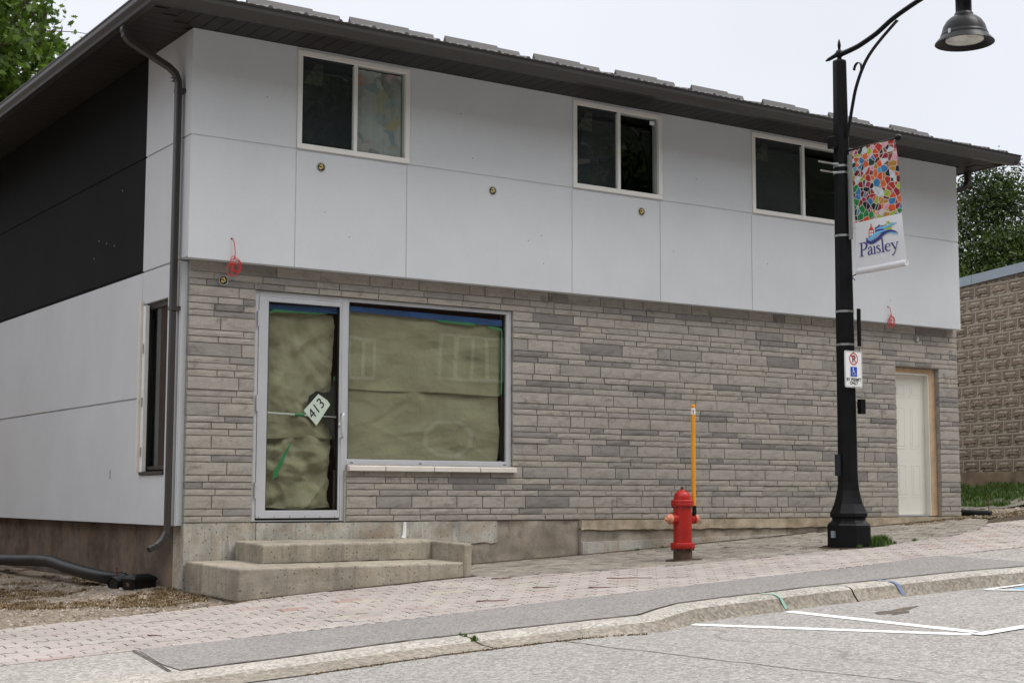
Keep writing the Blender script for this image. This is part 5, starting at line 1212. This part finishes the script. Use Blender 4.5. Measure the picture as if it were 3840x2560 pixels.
mb = MB(); mb.tube([Q[-1]-dirv*0.01, Q[-1]-dirv*0.06], 0.052, 16); mb.build('pipe_mouth', 'gasket', DP)
RD = MB(); RD.tube([(-0.30, 0.80, -0.60), (-0.312, 0.80, -0.43)], 0.008, 6); tag(RD.build('iron_rod', 'rust_brown'), 'rusty rod standing by the mouth of the long drain pipe', 'rod', 'rusty rods pinning the pipes')
BX = root('bait_box', (0.0, 0.40, -0.62), 'squat black plastic bait box against the side wall', 'box')
bxc, byc = -0.165, 0.58; bz = yard_z(bxc, byc)
def box_lid(mb, prof, rotd):
    V = []; c, s = math.cos(R(rotd)), math.sin(R(rotd))
    for (hx, hy, z) in prof:
        ch = 0.02
        for (x, y) in ((-hx+ch, -hy), (hx-ch, -hy), (hx, -hy+ch), (hx, hy-ch), (hx-ch, hy), (-hx+ch, hy), (-hx, hy-ch), (-hx, -hy+ch)):
            V.append((bxc+x*c-y*s, byc+x*s+y*c, bz+z))
    m = len(prof); F = [(i*8+k, i*8+(k+1) % 8, (i+1)*8+(k+1) % 8, (i+1)*8+k) for i in range(m-1) for k in range(8)] + [tuple(range(8))[::-1], tuple(range((m-1)*8, m*8))]
    mb.add(V, F)
mb = MB(); box_lid(mb, [(0.135, 0.085, -0.01), (0.14, 0.09, 0.072)], 18); mb.build('tub', 'black_plastic', BX)
mb = MB(); box_lid(mb, [(0.148, 0.098, 0.0725), (0.148, 0.098, 0.088), (0.137, 0.087, 0.106), (0.09, 0.05, 0.130), (0.07, 0.035, 0.132)], 18); mb.build('lid', 'black_plastic', BX)
mb = MB(); c, s = math.cos(R(18)), math.sin(R(18)); lx = lambda x, y, z: (bxc+x*c-y*s, byc+x*s+y*c, bz+z)
mb.add([lx(-0.142, -0.04, 0.02), lx(-0.142, 0.01, 0.02), lx(-0.144, 0.01, 0.055), lx(-0.144, -0.04, 0.055)], [(0, 1, 2, 3)]); mb.build('label_plate', 'rust', BX)
rp_ = root('drain_pipe', (10.95, -0.1, 0.0), 'short black drain pipe end poking out past the right corner', 'pipe')
P = [(10.72, 0.9, 0.10), (10.86, 0.45, 0.055), (11.0, 0.15, 0.035), (11.12, -0.12, 0.025)]; Q, rr = corrugated(P, 0.050); mb = MB(); mb.tube(Q, rr, 14, cap=False); mb.build('pipe', 'black_plastic', rp_, smooth=True)
dirv = (Q[-1]-Q[-6]).normalized(); mb = MB(); mb.tube([Q[-1]-dirv*0.004, Q[-1]-dirv*0.05], 0.045, 14); mb.build('pipe_mouth', 'gasket', rp_)
mb = MB(); mb.lathe([(0.001, -0.12), (0.10, -0.08), (0.13, 0.0), (0.10, 0.08), (0.001, 0.12)], (10.90, 0.55, 0.215), 14); tag(mb.build('downpipe_boot', 'black_plastic', smooth=True), 'black rounded pipe boot half hidden behind the right corner', 'pipe')
mb = MB(); mb.tube([(11.13, -0.06, -0.02), (11.22, -0.02, 0.27)], 0.008, 6); tag(mb.build('iron_rod', 'rust_brown'), 'rusty rod leaning beside the short pipe at the right corner', 'rod', 'rusty rods pinning the pipes')

# ------------------------------------------------------------------ neighbouring block building
NB = root('block_building', (14.6, 3.3, 0.0), 'low building of tan rock-faced concrete blocks with metal coping at the right', 'building')
nd = Vector((-0.206, -0.9785, 0)).normalized(); nn = Vector((-nd.y, nd.x, 0)); nn = -nn if nn.x > 0 else nn   # outward normal, facing -X
N0 = Vector((14.639, 3.275, 0)); BZ0 = 0.640; CO = 0.2
def nbp(s, z, o=0.0): p = N0 + nd*s + nn*o; return (p.x, p.y, z)
mb = MB(); s0, s1 = -10.0, 2.8; zt = BZ0+CO*15.6
V = [nbp(s0, -0.3), nbp(s1, -0.3), nbp(s1, zt), nbp(s0, zt)]; back = [(x+8, y-1.6, z) for x, y, z in V]
mb.add(V+back, [(0, 1, 2, 3), (7, 6, 5, 4), (1, 5, 6, 2), (3, 2, 6, 7), (0, 3, 7, 4), (0, 4, 5, 1)]); nbw = mb.build('wall', 'block_mortar', NB)
variants = []
def block_verts(seed, w_=0.384, h=0.184):
    nx, nz = 17, 13; V = []
    for i in range(nx+1):
        for j in range(nz+1):
            u, v = i/nx, j/nz; o = 0.003
            if 0 < i < nx and 0 < j < nz:
                o = 0.010 + 0.004*fbm(u*3+seed, v*3, seed, 2)
                uu = u + 0.05*fbm(v*4, seed, 1, 2); vv_ = v + 0.05*fbm(u*6, seed, 2, 2)
                if 0.18 < uu < 0.76 and 0.64 < vv_ < 0.78: o -= 0.024
                if 0.15 < uu < 0.84 and 0.30 < vv_ <= 0.64: o += 0.016
                if 0.34 < uu < 0.76 and 0.12 < vv_ <= 0.30: o -= 0.026
                if (u < 0.14 or u > 0.9) and 0.05 < v < 0.2: o -= 0.014
                o += 0.006*fbm(u*9+seed, v*9, seed, 1)
            V.append((u*w_, v*h, o))
    F = [(i*(nz+1)+j, (i+1)*(nz+1)+j, (i+1)*(nz+1)+j+1, i*(nz+1)+j+1) for i in range(nx) for j in range(nz)]
    ring = [i*(nz+1) for i in range(nx)] + [nx*(nz+1)+j for j in range(nz)] + [i*(nz+1)+nz for i in range(nx, 0, -1)] + [j for j in range(nz, 0, -1)]
    k0 = len(V); V += [(V[r][0], V[r][1], -0.01) for r in ring]; m = len(ring)
    F += [(ring[k], k0+k, k0+(k+1) % m, ring[(k+1) % m]) for k in range(m)]
    return V, F
cnt = 0; restb = MB()
for c in range(0, 16):
    z0 = BZ0 + c*CO
    for b in range(-8, 7):
        s = b*0.4 - (0.2 if c % 2 else 0) + 0.06
        if s < s0+0.1 or s+0.4 > s1: continue
        V, F = block_verts(c*13+b); h = 1.0 if c < 15 else 0.45
        pts = []
        for (u, v, o) in V: pts.append(nbp(s+0.008+u, z0+0.008+v*h, o))
        tn = min(1, max(0, random.gauss(0.55, 0.2))) * (0.5 if (c in (11, 12, 13, 14) and -1 <= b <= 0) else 1)
        if c == 15: tn *= 0.6
        vis = -2 <= b
        if vis: m_ = MB(); m_.add(pts, F, tn); m_.build('concrete_block', 'block', nbw, tone=True)
        else: restb.add(pts, F, tn)
stuff(restb.build('concrete_block', 'block', nbw, tone=True))
# sloping metal coping in two lengths
for a, b in ((-10, -0.0+0.45), (0.46, 2.9)):
    za = lambda s: 3.735 + 0.030*(s)
    mb = MB(); V = [nbp(a, za(a)-0.06, 0.05), nbp(b, za(b)-0.06, 0.05), nbp(b, za(b)+0.09, 0.05), nbp(a, za(a)+0.09, 0.05)]; V += [(x+1.0, y-0.2, z) for x, y, z in V]
    mb.add(V, [(0, 1, 2, 3), (7, 6, 5, 4), (3, 2, 6, 7), (0, 4, 5, 1), (1, 5, 6, 2), (0, 3, 7, 4)]); mb.build('coping', 'galv', NB)
mb = MB(); V = []; m = 50
for i in range(m+1):
    s = s0+(s1-s0)*i/m; zb_ = 0.36+0.012*fbm(s, 0, 0, 3)
    V += [nbp(s, zb_, 0.035), nbp(s, BZ0, 0.03), nbp(s, zb_, 0.0)]
mb.add(V, [(3*i, 3*i+3, 3*i+4, 3*i+1) for i in range(m)] + [(3*i+2, 3*i+5, 3*i+3, 3*i) for i in range(m)]); mb.build('parging', 'parge', NB)
mb = MB(); mb.add([nbp(s0, -0.2, 0.01), nbp(s1, -0.2, 0.01), nbp(s1, 0.4, 0.01), nbp(s0, 0.4, 0.01)], [(0, 1, 2, 3)]); mb.build('footing', 'found_dark', NB)

# ------------------------------------------------------------------ vegetation
def blades(name, centres, n, h, mat, spread, label=None, cat=None, kind=None, lean=0.6, w_=0.004, tilt=1.0, group=None, zf=None, stuff_=False):
    V = []; F = []; T = []
    for (cx, cy) in centres:
        for _ in range(n):
            r = abs(random.gauss(0, spread)); a = random.random()*6.283; x, y = cx+r*math.cos(a), cy+r*math.sin(a)*0.7
            z = (zf or G)(x, y); hh = h*random.uniform(0.4, 1.1)*math.exp(-(r/spread)**2*0.25)
            la = random.random()*6.283; ld = hh*random.uniform(0.2, 1.0)*lean; px, py = -math.sin(la)*w_, math.cos(la)*w_
            tx, ty = x+ld*math.cos(la), y+ld*math.sin(la); k = len(V); mxx, myy = x+(tx-x)*0.35, y+(ty-y)*0.35
            V += [(x-px, y-py, z-0.003), (x+px, y+py, z-0.003), (mxx+px*0.8, myy+py*0.8, z+hh*0.6*tilt), (mxx-px*0.8, myy-py*0.8, z+hh*0.6*tilt), (tx, ty, z+hh*tilt), (tx, ty, z+hh*tilt)]
            F += [(k, k+1, k+2, k+3), (k+3, k+2, k+4, k+5)]; T += [random.random()]*6
    return tag(np_mesh(name, V, F, mat, tone=np.array(T)), label, cat, group, kind)
blades('weed_tuft', [(7.04, -1.86), (7.12, -1.84), (7.0, -1.93), (7.18, -1.86)], 520, 0.12, 'grass_leaf', 0.075, 'bright green weed tuft growing at the right foot of the lamp base', 'weeds', group='green weeds in the paving')
blades('weed_tuft', [(6.72, -1.95)], 120, 0.05, 'grass_leaf', 0.028, 'thin green sprigs in front of the lamp base', 'weeds', group='green weeds in the paving')
for q, lb in (((7.36, -1.84), 'small green weed in a paver joint just right of the lamp base'), ((7.71, -1.82), 'small green weed in a paver joint farthest right'), ((3.05, -0.10), 'green weed at the foot of the brown foundation right of the steps'), ((2.75, -0.55), 'low green weed between grey pavers beside the cheek wall'), ((5.55, -0.12), 'small weed at the low grey slab left of the hydrant'), ((5.2, -0.12), 'thin reddish green weed under the cream ledge')):
    blades('weed_tuft', [q], 70, 0.035, 'grass_leaf', 0.03, lb, 'weeds', group='green weeds in the paving')
blades('weed_tuft', [(0.412, -4.2), (0.412, -4.27), (0.412, -4.38)], 60, 0.045, 'grass_leaf', 0.018, 'green weeds sprouting from the kerb joint', 'weeds', group='green weeds in the paving', zf=lambda x, y: G(x, y)-0.02)
cs = []
for _ in range(120):
    x = random.uniform(-1, 1.7); cs.append((x, lerp(KB, x)-0.315-0.13*(1-sm(0.9, 2.5, x))+random.gauss(0, 0.01)))
blades('edge_grass', cs, 9, 0.016, 'straw', 0.015, 'dry growth in the crack between gutter and road', 'grass', 'stuff', zf=road_z)
# dry grass: along the left wall foot, steps, paving edges and the right corner
cs = []
for _ in range(1100):
    x = random.uniform(-2.2, 0.1); y = random.uniform(-0.9, 2.0) if random.random() < 0.6 else random.uniform(-0.6, 5)
    if -0.45+0.5*x*0 < 0.2 and fbm(x, y, 1, 1.3) > -0.05 and x > -0.5-0.35*y*0-1.4*sm(-1.1, 0.8, y): cs.append((x, y))
blades('dry_grass', cs, 48, 0.030, 'straw', 0.065, 'brown dry grass scattered over the gravel beside the pipe', 'dry grass', 'stuff', lean=1.8, w_=0.003, zf=yard_z)
cs = [(random.uniform(-0.1, 0.45), -1.235+random.gauss(0, 0.015)) for _ in range(26)] + [(x, -0.03+random.gauss(0, 0.02)) for x in np.random.default_rng(2).uniform(2.45, 10.7, 120)] + [(random.uniform(6, 10.5), random.uniform(-1.7, -0.1)) for _ in range(90)] + [(random.uniform(2.5, 6.5), random.uniform(-1.6, -0.1)) for _ in range(14)] + [(6.5+random.gauss(0, 0.15), -1.55+random.gauss(0, 0.1)) for _ in range(12)]
blades('dry_grass', cs, 26, 0.012, 'straw', 0.05, 'straw coloured dry grass caught in the paving joints', 'dry grass', 'stuff', lean=3.0, w_=0.003)
cs = [(random.uniform(9.3, 13.5), random.uniform(-0.35, 0.25)) for _ in range(160)]
blades('dry_grass', cs, 30, 0.03, 'straw', 0.07, 'dry grass band past the right corner of the building', 'dry grass', 'stuff', lean=1.5, w_=0.004)
# grass bank at the foot of the block wall
def bank_z(x, y):
    # distance from block wall line
    p = Vector((x, y, 0)) - N0; dd = p.dot(nn); return G(x, y) + 0.02 + 0.20*(1-sm(0.2, 1.7, dd))
V = []; F = []; ns_, nd_ = 40, 12
for i in range(ns_+1):
    for j in range(nd_+1):
        s = -9+12*i/ns_; d_ = 0.0+1.9*j/nd_; p = N0+nd*s+nn*d_; V.append((p.x, p.y, bank_z(p.x, p.y)+0.01*fbm(p.x, p.y, 0, 3)))
F = [(i*(nd_+1)+j, (i+1)*(nd_+1)+j, (i+1)*(nd_+1)+j+1, i*(nd_+1)+j+1) for i in range(ns_) for j in range(nd_)]
tag(np_mesh('grass_bank', V, F, 'earth'), 'low earth bank below the block wall', kind='structure')
cs = []
for _ in range(2600):
    s = random.uniform(-5, 2.8); d_ = random.uniform(0.05, 1.75); p = N0+nd*s+nn*d_
    if fbm(p.x, p.y, 2, 1.6) > -0.06+0.10*sm(1.1, 1.7, d_): cs.append((p.x, p.y))
blades('grass', cs, 16, 0.10, 'grass_leaf', 0.06, 'green grass growing on the bank below the block wall', 'grass', 'stuff', lean=0.7, w_=0.006, zf=bank_z)
# pebbles
def pebbles(name, n, rx, ry, zf, label, smin=0.006, smax=0.022, keep=None):
    V = []; F = []; T = []
    for _ in range(n):
        x, y = random.uniform(*rx), random.uniform(*ry)
        if keep and not keep(x, y): continue
        z = zf(x, y); s = smin + (smax-smin)*random.random()**3; k = len(V); a = random.random()*6.28
        for (u, v, w_) in ((1, 0, 0), (0.3, 0.9, 0), (-0.8, 0.5, 0), (-0.7, -0.7, 0), (0.5, -0.8, 0)): V.append((x+s*(u*math.cos(a)-v*math.sin(a)), y+s*(u*math.sin(a)+v*math.cos(a)), z-0.002))
        V.append((x+s*0.2*math.cos(a), y+s*0.2, z+s*random.uniform(0.4, 0.8)))
        F += [(k+i, k+(i+1) % 5, k+5) for i in range(5)]; T += [random.random()]*6
    return tag(np_mesh(name, V, F, 'pebble', tone=np.array(T)), label, 'gravel', kind='stuff')
pebbles('pebbles', 9000, (-3.2, 0.02), (-1.18, 3.2), yard_z, 'loose gravel stones in the yard by the side wall')
pebbles('pebbles', 2600, (10.8, 16), (-0.5, 3), lambda x, y: G(x, y)+0.012, 'loose gravel stones between the two buildings', 0.01, 0.03)
# twigs on the pink pavers
for (a, b, lb) in (((3.22, -2.17), (3.5, -2.46), 'long crooked twig nearest the grey brick paving'), ((2.35, -2.25), (2.5, -2.40), 'short brown twig at the middle of the pavers, left of the longer ones'), ((2.67, -2.62), (2.81, -2.76), 'thin twig lying nearer the asphalt strip'), ((1.50, -2.68), (1.70, -2.84), 'brown twig beside the asphalt strip below the cheek wall'), ((2.43, -1.46), (2.58, -1.57), 'dark twig on the corner of the grey brick paving by the cheek wall'), ((-1.22, -2.52), (-1.14, -2.60), 'small twig on the pavers at the far left')):
    n = 6; P = []
    for i in range(n+1):
        t = i/n; x = a[0]+(b[0]-a[0])*t+random.gauss(0, 0.008); y = a[1]+(b[1]-a[1])*t+random.gauss(0, 0.01); P.append((x, y, G(x, y)+0.008+0.004*random.random()))
    mb = MB(); mb.tube(P, [0.0045, 0.005, 0.0045, 0.004, 0.004, 0.003, 0.002], 5); tag(mb.build('twig', 'rust_brown'), lb, 'twig', 'twigs fallen on the paving')

# ---- trees
MP_ = CAM + m3 @ Vector(((-170-1176)/3437.3, -(150-784)/3437.3, -1))*32; MAPLE_AT = (MP_.x, MP_.y, MP_.z-12.2*0.60)
MAPLE = np.array([(0, 0), (0.10, 0.16), (0.42, 0.05), (0.34, 0.24), (0.62, 0.46), (0.36, 0.50), (0.30, 0.66), (0.12, 0.60), (0, 1.0), (-0.12, 0.60), (-0.30, 0.66), (-0.36, 0.50), (-0.62, 0.46), (-0.34, 0.24), (-0.42, 0.05), (-0.10, 0.16)], 'f')
def leaf_cloud(centres, normals, size, shape, rg):
    """one flat polygon leaf per centre, random orientation around the drooping axis"""
    n = len(centres); k = len(shape)
    d_ = rg.normal(size=(n, 3)); d_[:, 2] -= 0.7; d_ /= np.linalg.norm(d_, axis=1)[:, None]
    u = np.cross(d_, rg.normal(size=(n, 3))); u /= np.linalg.norm(u, axis=1)[:, None]
    s = size*rg.uniform(0.6, 1.25, n)
    V = centres[:, None, :] + s[:, None, None]*(shape[None, :, 0:1]*u[:, None, :] + shape[None, :, 1:2]*d_[:, None, :])
    return V.reshape(-1, 3), np.arange(n*k).reshape(n, k)
def maple(loc, height, label, seed, trunk_h, spreads, nleaf, size, centre_off=(0, 0, 0), fill=None):
    rg = np.random.default_rng(seed); random.seed(seed)
    t = root('maple_tree', loc, label, 'tree')
    base = Vector(loc); top = base+Vector((0, 0, height*0.8))
    tr = MB(); tr.tube([base, base+Vector((0.05, 0, height*0.25)), base+Vector((-0.1, 0.1, height*0.5)), top], [0.28, 0.22, 0.15, 0.04], 10)
    tr.build('trunk', 'bark', t, smooth=True)
    br_ = MB(); C = []; cc = base+Vector((0, 0, height*0.60))+Vector(centre_off); 
    for i in range(70):
        a = rg.uniform(0, 6.283); el = rg.uniform(-0.35, 1.2); d_ = Vector((math.cos(a)*math.cos(el), math.sin(a)*math.cos(el), math.sin(el)))
        tip = cc + Vector((d_.x*spreads[0], d_.y*spreads[1], d_.z*spreads[2]))*rg.uniform(0.62, 1.05)
        st_ = base+Vector((0, 0, height*rg.uniform(0.3, 0.7))); mid = (st_+tip)/2+Vector((0, 0, rg.uniform(0.0, 0.6)))
        Pm = smoothpath([tuple(st_), tuple(mid), tuple(tip)], 5); br_.tube(Pm, [0.06-0.052*q/len(Pm) for q in range(len(Pm))], 5)
        for q in range(9):
            f = rg.uniform(0.45, 1.0); p = st_.lerp(mid, f*2) if f < 0.5 else mid.lerp(tip, (f-0.5)*2)
            e_ = p + Vector(rg.normal(size=3)*0.55); br_.tube([tuple(p), tuple((p+e_)/2+Vector((0, 0, 0.06))), tuple(e_)], [0.012, 0.008, 0.004], 4)
            C.append(np.array(e_) + rg.normal(size=(nleaf//(70*9), 3))*np.array([0.24, 0.24, 0.15]))
    stuff(br_.build('branches', 'bark', t)) 
    C = np.concatenate(C); V, F = leaf_cloud(C, None, size, MAPLE, rg)
    ce = np.array(cc); hl_ = np.clip(0.5+0.22*(C[:, 2]-ce[2])/spreads[2]+0.25*(np.linalg.norm((C-ce)/np.array(spreads), axis=1)-0.75), 0, 1)
    tn = np.clip(rg.normal(0.5, 0.22, len(C)), 0, 1)
    o = np_mesh('crown', V, F, 'maple_leaf', t, tone=np.repeat(tn, len(MAPLE))); return t
maple(MAPLE_AT, 12.2, 'green maple tree rising above the eaves at the upper left', 4, 3, (2.7, 2.7, 3.4), 26000, 0.17)

def conifer(loc, h, r, seed, label, group, n=16000, mat='cedar_leaf', name='cedar_tree', size=0.17):
    rg = np.random.default_rng(seed); t = root(name, loc, label, 'tree', group); base = Vector(loc)
    tr = MB(); tr.tube([base-Vector((0, 0, 0.5)), base+Vector((0, 0, h*0.5)), base+Vector((0, 0, h*0.97))], [0.22, 0.14, 0.02], 8); tr.build('trunk', 'bark', t, smooth=True)
    # clumps of sprays
    nc = 170; cl = []
    for i in range(nc):
        z = rg.uniform(0.05, 1.0)**0.9; prof = (1-z**1.6)**0.7*(0.75+0.5*rg.uniform()) ; a = rg.uniform(0, 6.283); rr = r*prof*rg.uniform(0.55, 1.05)
        cl.append((rr*math.cos(a), rr*math.sin(a), z*h, (0.25+0.35*(1-z))*r*0.5, rg.uniform(0.1, 0.95)))
    C = []; T = []
    for (x, y, z, s, tn) in cl:
        k = n//nc; P = np.clip(rg.normal(size=(k, 3)), -1.9, 1.9)*np.array([s, s, s*0.75]); C.append(P+np.array([x, y, z])+np.array(base))
        T.append(np.clip(tn*0.75+rg.normal(0, 0.12, k)+0.16*P[:, 2]/s, 0, 1))  # clump tops toned lighter: light on the tips painted into the leaf colour
    C = np.concatenate(C); T = np.concatenate(T); shp = np.array([(0, 0), (0.22, 0.35), (0.30, 0.8), (0, 1.1), (-0.30, 0.8), (-0.18, 0.3)], 'f')
    V, F = leaf_cloud(C, None, size, shp, rg); np_mesh('crown', V, F, mat, t, tone=np.repeat(T, 6)); return t
k = 0
for (x, y, h, r, lb) in ((23.0, 12.6, 7.3, 3.0, 'dense green cedar just behind the eave corner at the right'), (26.3, 11.6, 8.4, 3.0, 'tallest cedar at the right edge of the photo, above the block wall'), (21.0, 14.2, 6.8, 3.0, 'cedar mostly hidden behind the right end of the building'), (24.9, 10.2, 6.3, 2.6, 'lower cedar rising just above the metal coping'), (28.6, 9.4, 8.2, 2.4, 'cedar beyond the right edge above the block wall'), (22.0, 11.0, 6.2, 2.4, 'short cedar in front of the others, above the left part of the coping'), (26.0, 14.8, 8.0, 3.2, 'rear cedar showing between the taller ones'), (25.8, 9.0, 5.8, 1.8, 'bushy low cedar close to the coping at the right')):
    conifer((x, y, 0.6), h-0.5, r, 100+k, lb, 'cedar trees beyond the block building', 52000, size=0.085); k += 1

# ------------------------------------------------------------------ across the street (seen in the window reflections)
OB = root('facing_building', (10, -30, -1), 'plain two-storey brick building across the street, behind the camera', 'building')
mb = MB(); mb.box(-6, 34, -38, -30, -1.6, 7.2); mb.build('wall', 'brick_far', OB)
mb = MB(); mb.box(-6.3, 34.3, -38.3, -29.7, 7.21, 7.5); mb.build('roof', 'metal_dark', OB)
for (x, z, w_, h) in ((21.9, 4.1, 2.5, 1.55), (17.7, 4.0, 1.0, 1.35), (6, 3.9, 1.4, 1.5), (12.0, 3.9, 1.2, 1.5), (28, 3.9, 2.0, 1.5), (10, -0.6, 3, 2.2)):
    mb = MB(); f = 0.10
    for (a, b, c, d_) in ((x-w_/2, x+w_/2, z, z+f), (x-w_/2, x+w_/2, z+h-f, z+h), (x-w_/2, x-w_/2+f, z+f, z+h-f), (x+w_/2-f, x+w_/2, z+f, z+h-f)): mb.box(a, b, -29.99, -29.9, c, d_)
    nm = 3 if w_ > 2 else 1
    for i in range(nm): xm = x-w_/2+w_*(i+1)/(nm+1); mb.box(xm-0.06, xm+0.06, -29.985, -29.92, z+f, z+h-f)
    wo = mb.build('window', 'white', OB); mb = MB(); mb.box(x-w_/2+f, x+w_/2-f, -29.995, -29.965, z+f, z+h-f); mb.build('pane', 'dark_room', wo)
lbs = ['leftmost', 'second from left', 'third from left', 'fourth from left', 'third from right', 'second from right', 'rightmost']
for i, x in enumerate((-4, 3, 10, 17, 24, 31, 38)):
    conifer((x, -43, -1), 17+2*math.sin(i*2.1), 5.5, 300+i, lbs[i]+' of the broad trees behind the building across the street', 'trees across the street', 12000, 'cedar_leaf', 'broadleaf_tree', 0.5)

V = [(x, y, -2 + 62*sm(-46, -100, y) + 2.5*fbm(x, y, 0, 0.06)) for x in np.linspace(-120, 220, 60) for y in np.linspace(-46, -110, 16)]  # unseen hillside added so the upper windows reflect no sky
F = [(i*16+j, i*16+j+1, (i+1)*16+j+1, (i+1)*16+j) for i in range(59) for j in range(15)]
M['hill_wood'] = simple('hillside_woods', (0.022, 0.034, 0.014), 0.95, 0.6, 0.6, bst=0.8, bs=1.5, bd=0.6)
tag(np_mesh('hill_backdrop', V, F, 'hill_wood'), 'added dark wooded hillside behind the camera, keeping sky out of the window reflections', kind='structure')
LB = root('yard_blocker', (-12, 10, -1.2), 'added unseen dark two-storey house beyond the gravel yard, blocking sky light from the side wall', 'building')  # added out of view to hold sky light off the side wall
mb = MB(); mb.box(-16, -7.6, 1.5, 24, -1.6, 6.6); mb.build('wall', 'brick_far', LB)
mb = MB(); mb.add([(-16.4, 1.1, 6.61), (-7.2, 1.1, 6.61), (-7.2, 24.4, 6.61), (-16.4, 24.4, 6.61), (-11.8, 1.1, 9.4), (-11.8, 24.4, 9.4)], [(0, 1, 4), (1, 2, 5, 4), (2, 3, 5), (3, 0, 4, 5), (0, 3, 2, 1)]); mb.build('roof', 'metal_dark', LB)
for y in (4.5, 9.5, 14.5):
    for z in (0.2, 3.4):
        mb = MB(); mb.box(-7.6, -7.54, y-0.55, y+0.55, z, z+1.3); wo = mb.build('window', 'white', LB); mb = MB(); mb.box(-7.539, -7.53, y-0.47, y+0.47, z+0.08, z+1.22); mb.build('pane', 'dark_room', wo)
# small chips and scuffs on the stucco
for (x, z) in ((0.72, 4.05), (1.35, 3.0), (1.62, 2.78), (3.75, 2.95), (3.92, 3.02), (3.95, 2.72), (5.75, 3.02), (3.05, 3.75), (7.2, 3.0), (9.3, 2.72), (2.9, 4.2), (6.1, 3.9)):
    mb = MB(); mb.box(x-0.0035, x+0.0035, -0.1212, -0.1200, z-0.006, z+0.006); mb.build('chip', 'screen', B)
for (y, z) in ((1.75, 3.35), (2.45, 2.92), (2.60, 2.75), (1.95, 2.80), (2.2, 2.86)):
    mb = MB(); mb.add([(-0.0390, y-0.004, z), (-0.0390, y+0.006, z+0.028), (-0.0390, y+0.0, z+0.03)], [(0, 1, 2)]); mb.build('scuff', 'white', B)

mb = MB(); ring = [(21.0+r_*math.cos(R(22.5+45*k)), -29.9, 2.15+0.68*r_*math.sin(R(22.5+45*k))) for r_ in (1.0, 0.84) for k in range(8)]
mb.add(ring + [(x, -29.99, z) for x, y, z in ring], [(k, (k+1) % 8, 8+(k+1) % 8, 8+k) for k in range(8)] + [(k, 16+k, 16+(k+1) % 8, (k+1) % 8) for k in range(8)] + [(8+k, 8+(k+1) % 8, 24+(k+1) % 8, 24+k) for k in range(8)])
mb.build('octagonal_frame', 'white', OB)
# dark dirt sheets painting in contact shade where things meet the paving
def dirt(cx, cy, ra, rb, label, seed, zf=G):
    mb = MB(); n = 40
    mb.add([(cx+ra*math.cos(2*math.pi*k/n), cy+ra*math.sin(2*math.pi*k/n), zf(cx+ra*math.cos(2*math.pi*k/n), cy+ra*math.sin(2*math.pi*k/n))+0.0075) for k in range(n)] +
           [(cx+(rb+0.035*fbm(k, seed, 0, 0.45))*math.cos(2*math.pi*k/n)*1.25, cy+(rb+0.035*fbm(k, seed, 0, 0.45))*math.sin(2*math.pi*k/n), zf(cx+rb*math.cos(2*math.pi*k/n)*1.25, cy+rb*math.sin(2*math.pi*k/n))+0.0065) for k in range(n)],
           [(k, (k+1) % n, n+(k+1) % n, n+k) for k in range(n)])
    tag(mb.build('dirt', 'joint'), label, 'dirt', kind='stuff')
dirt(HX, HY, 0.09, 0.15, 'dark dirt ring painting in contact shade round the foot of the hydrant', 3)
dirt(LX, LY, 0.20, 0.275, 'dark dirt ring painting in contact shade round the foot of the street lamp', 8)
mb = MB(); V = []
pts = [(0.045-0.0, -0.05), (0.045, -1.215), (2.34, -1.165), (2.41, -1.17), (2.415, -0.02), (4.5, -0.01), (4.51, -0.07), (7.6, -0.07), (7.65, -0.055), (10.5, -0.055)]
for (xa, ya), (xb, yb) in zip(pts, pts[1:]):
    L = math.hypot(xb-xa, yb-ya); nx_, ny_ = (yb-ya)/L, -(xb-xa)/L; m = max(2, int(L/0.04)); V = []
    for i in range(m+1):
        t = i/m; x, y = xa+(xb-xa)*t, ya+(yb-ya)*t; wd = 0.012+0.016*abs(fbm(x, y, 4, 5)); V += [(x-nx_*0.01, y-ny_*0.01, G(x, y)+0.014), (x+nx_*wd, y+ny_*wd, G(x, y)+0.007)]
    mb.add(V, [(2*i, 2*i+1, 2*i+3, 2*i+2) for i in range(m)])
tag(mb.build('dirt', 'joint'), 'dark dirt line painting in contact shade along the foot of the steps and wall', 'dirt', kind='stuff')
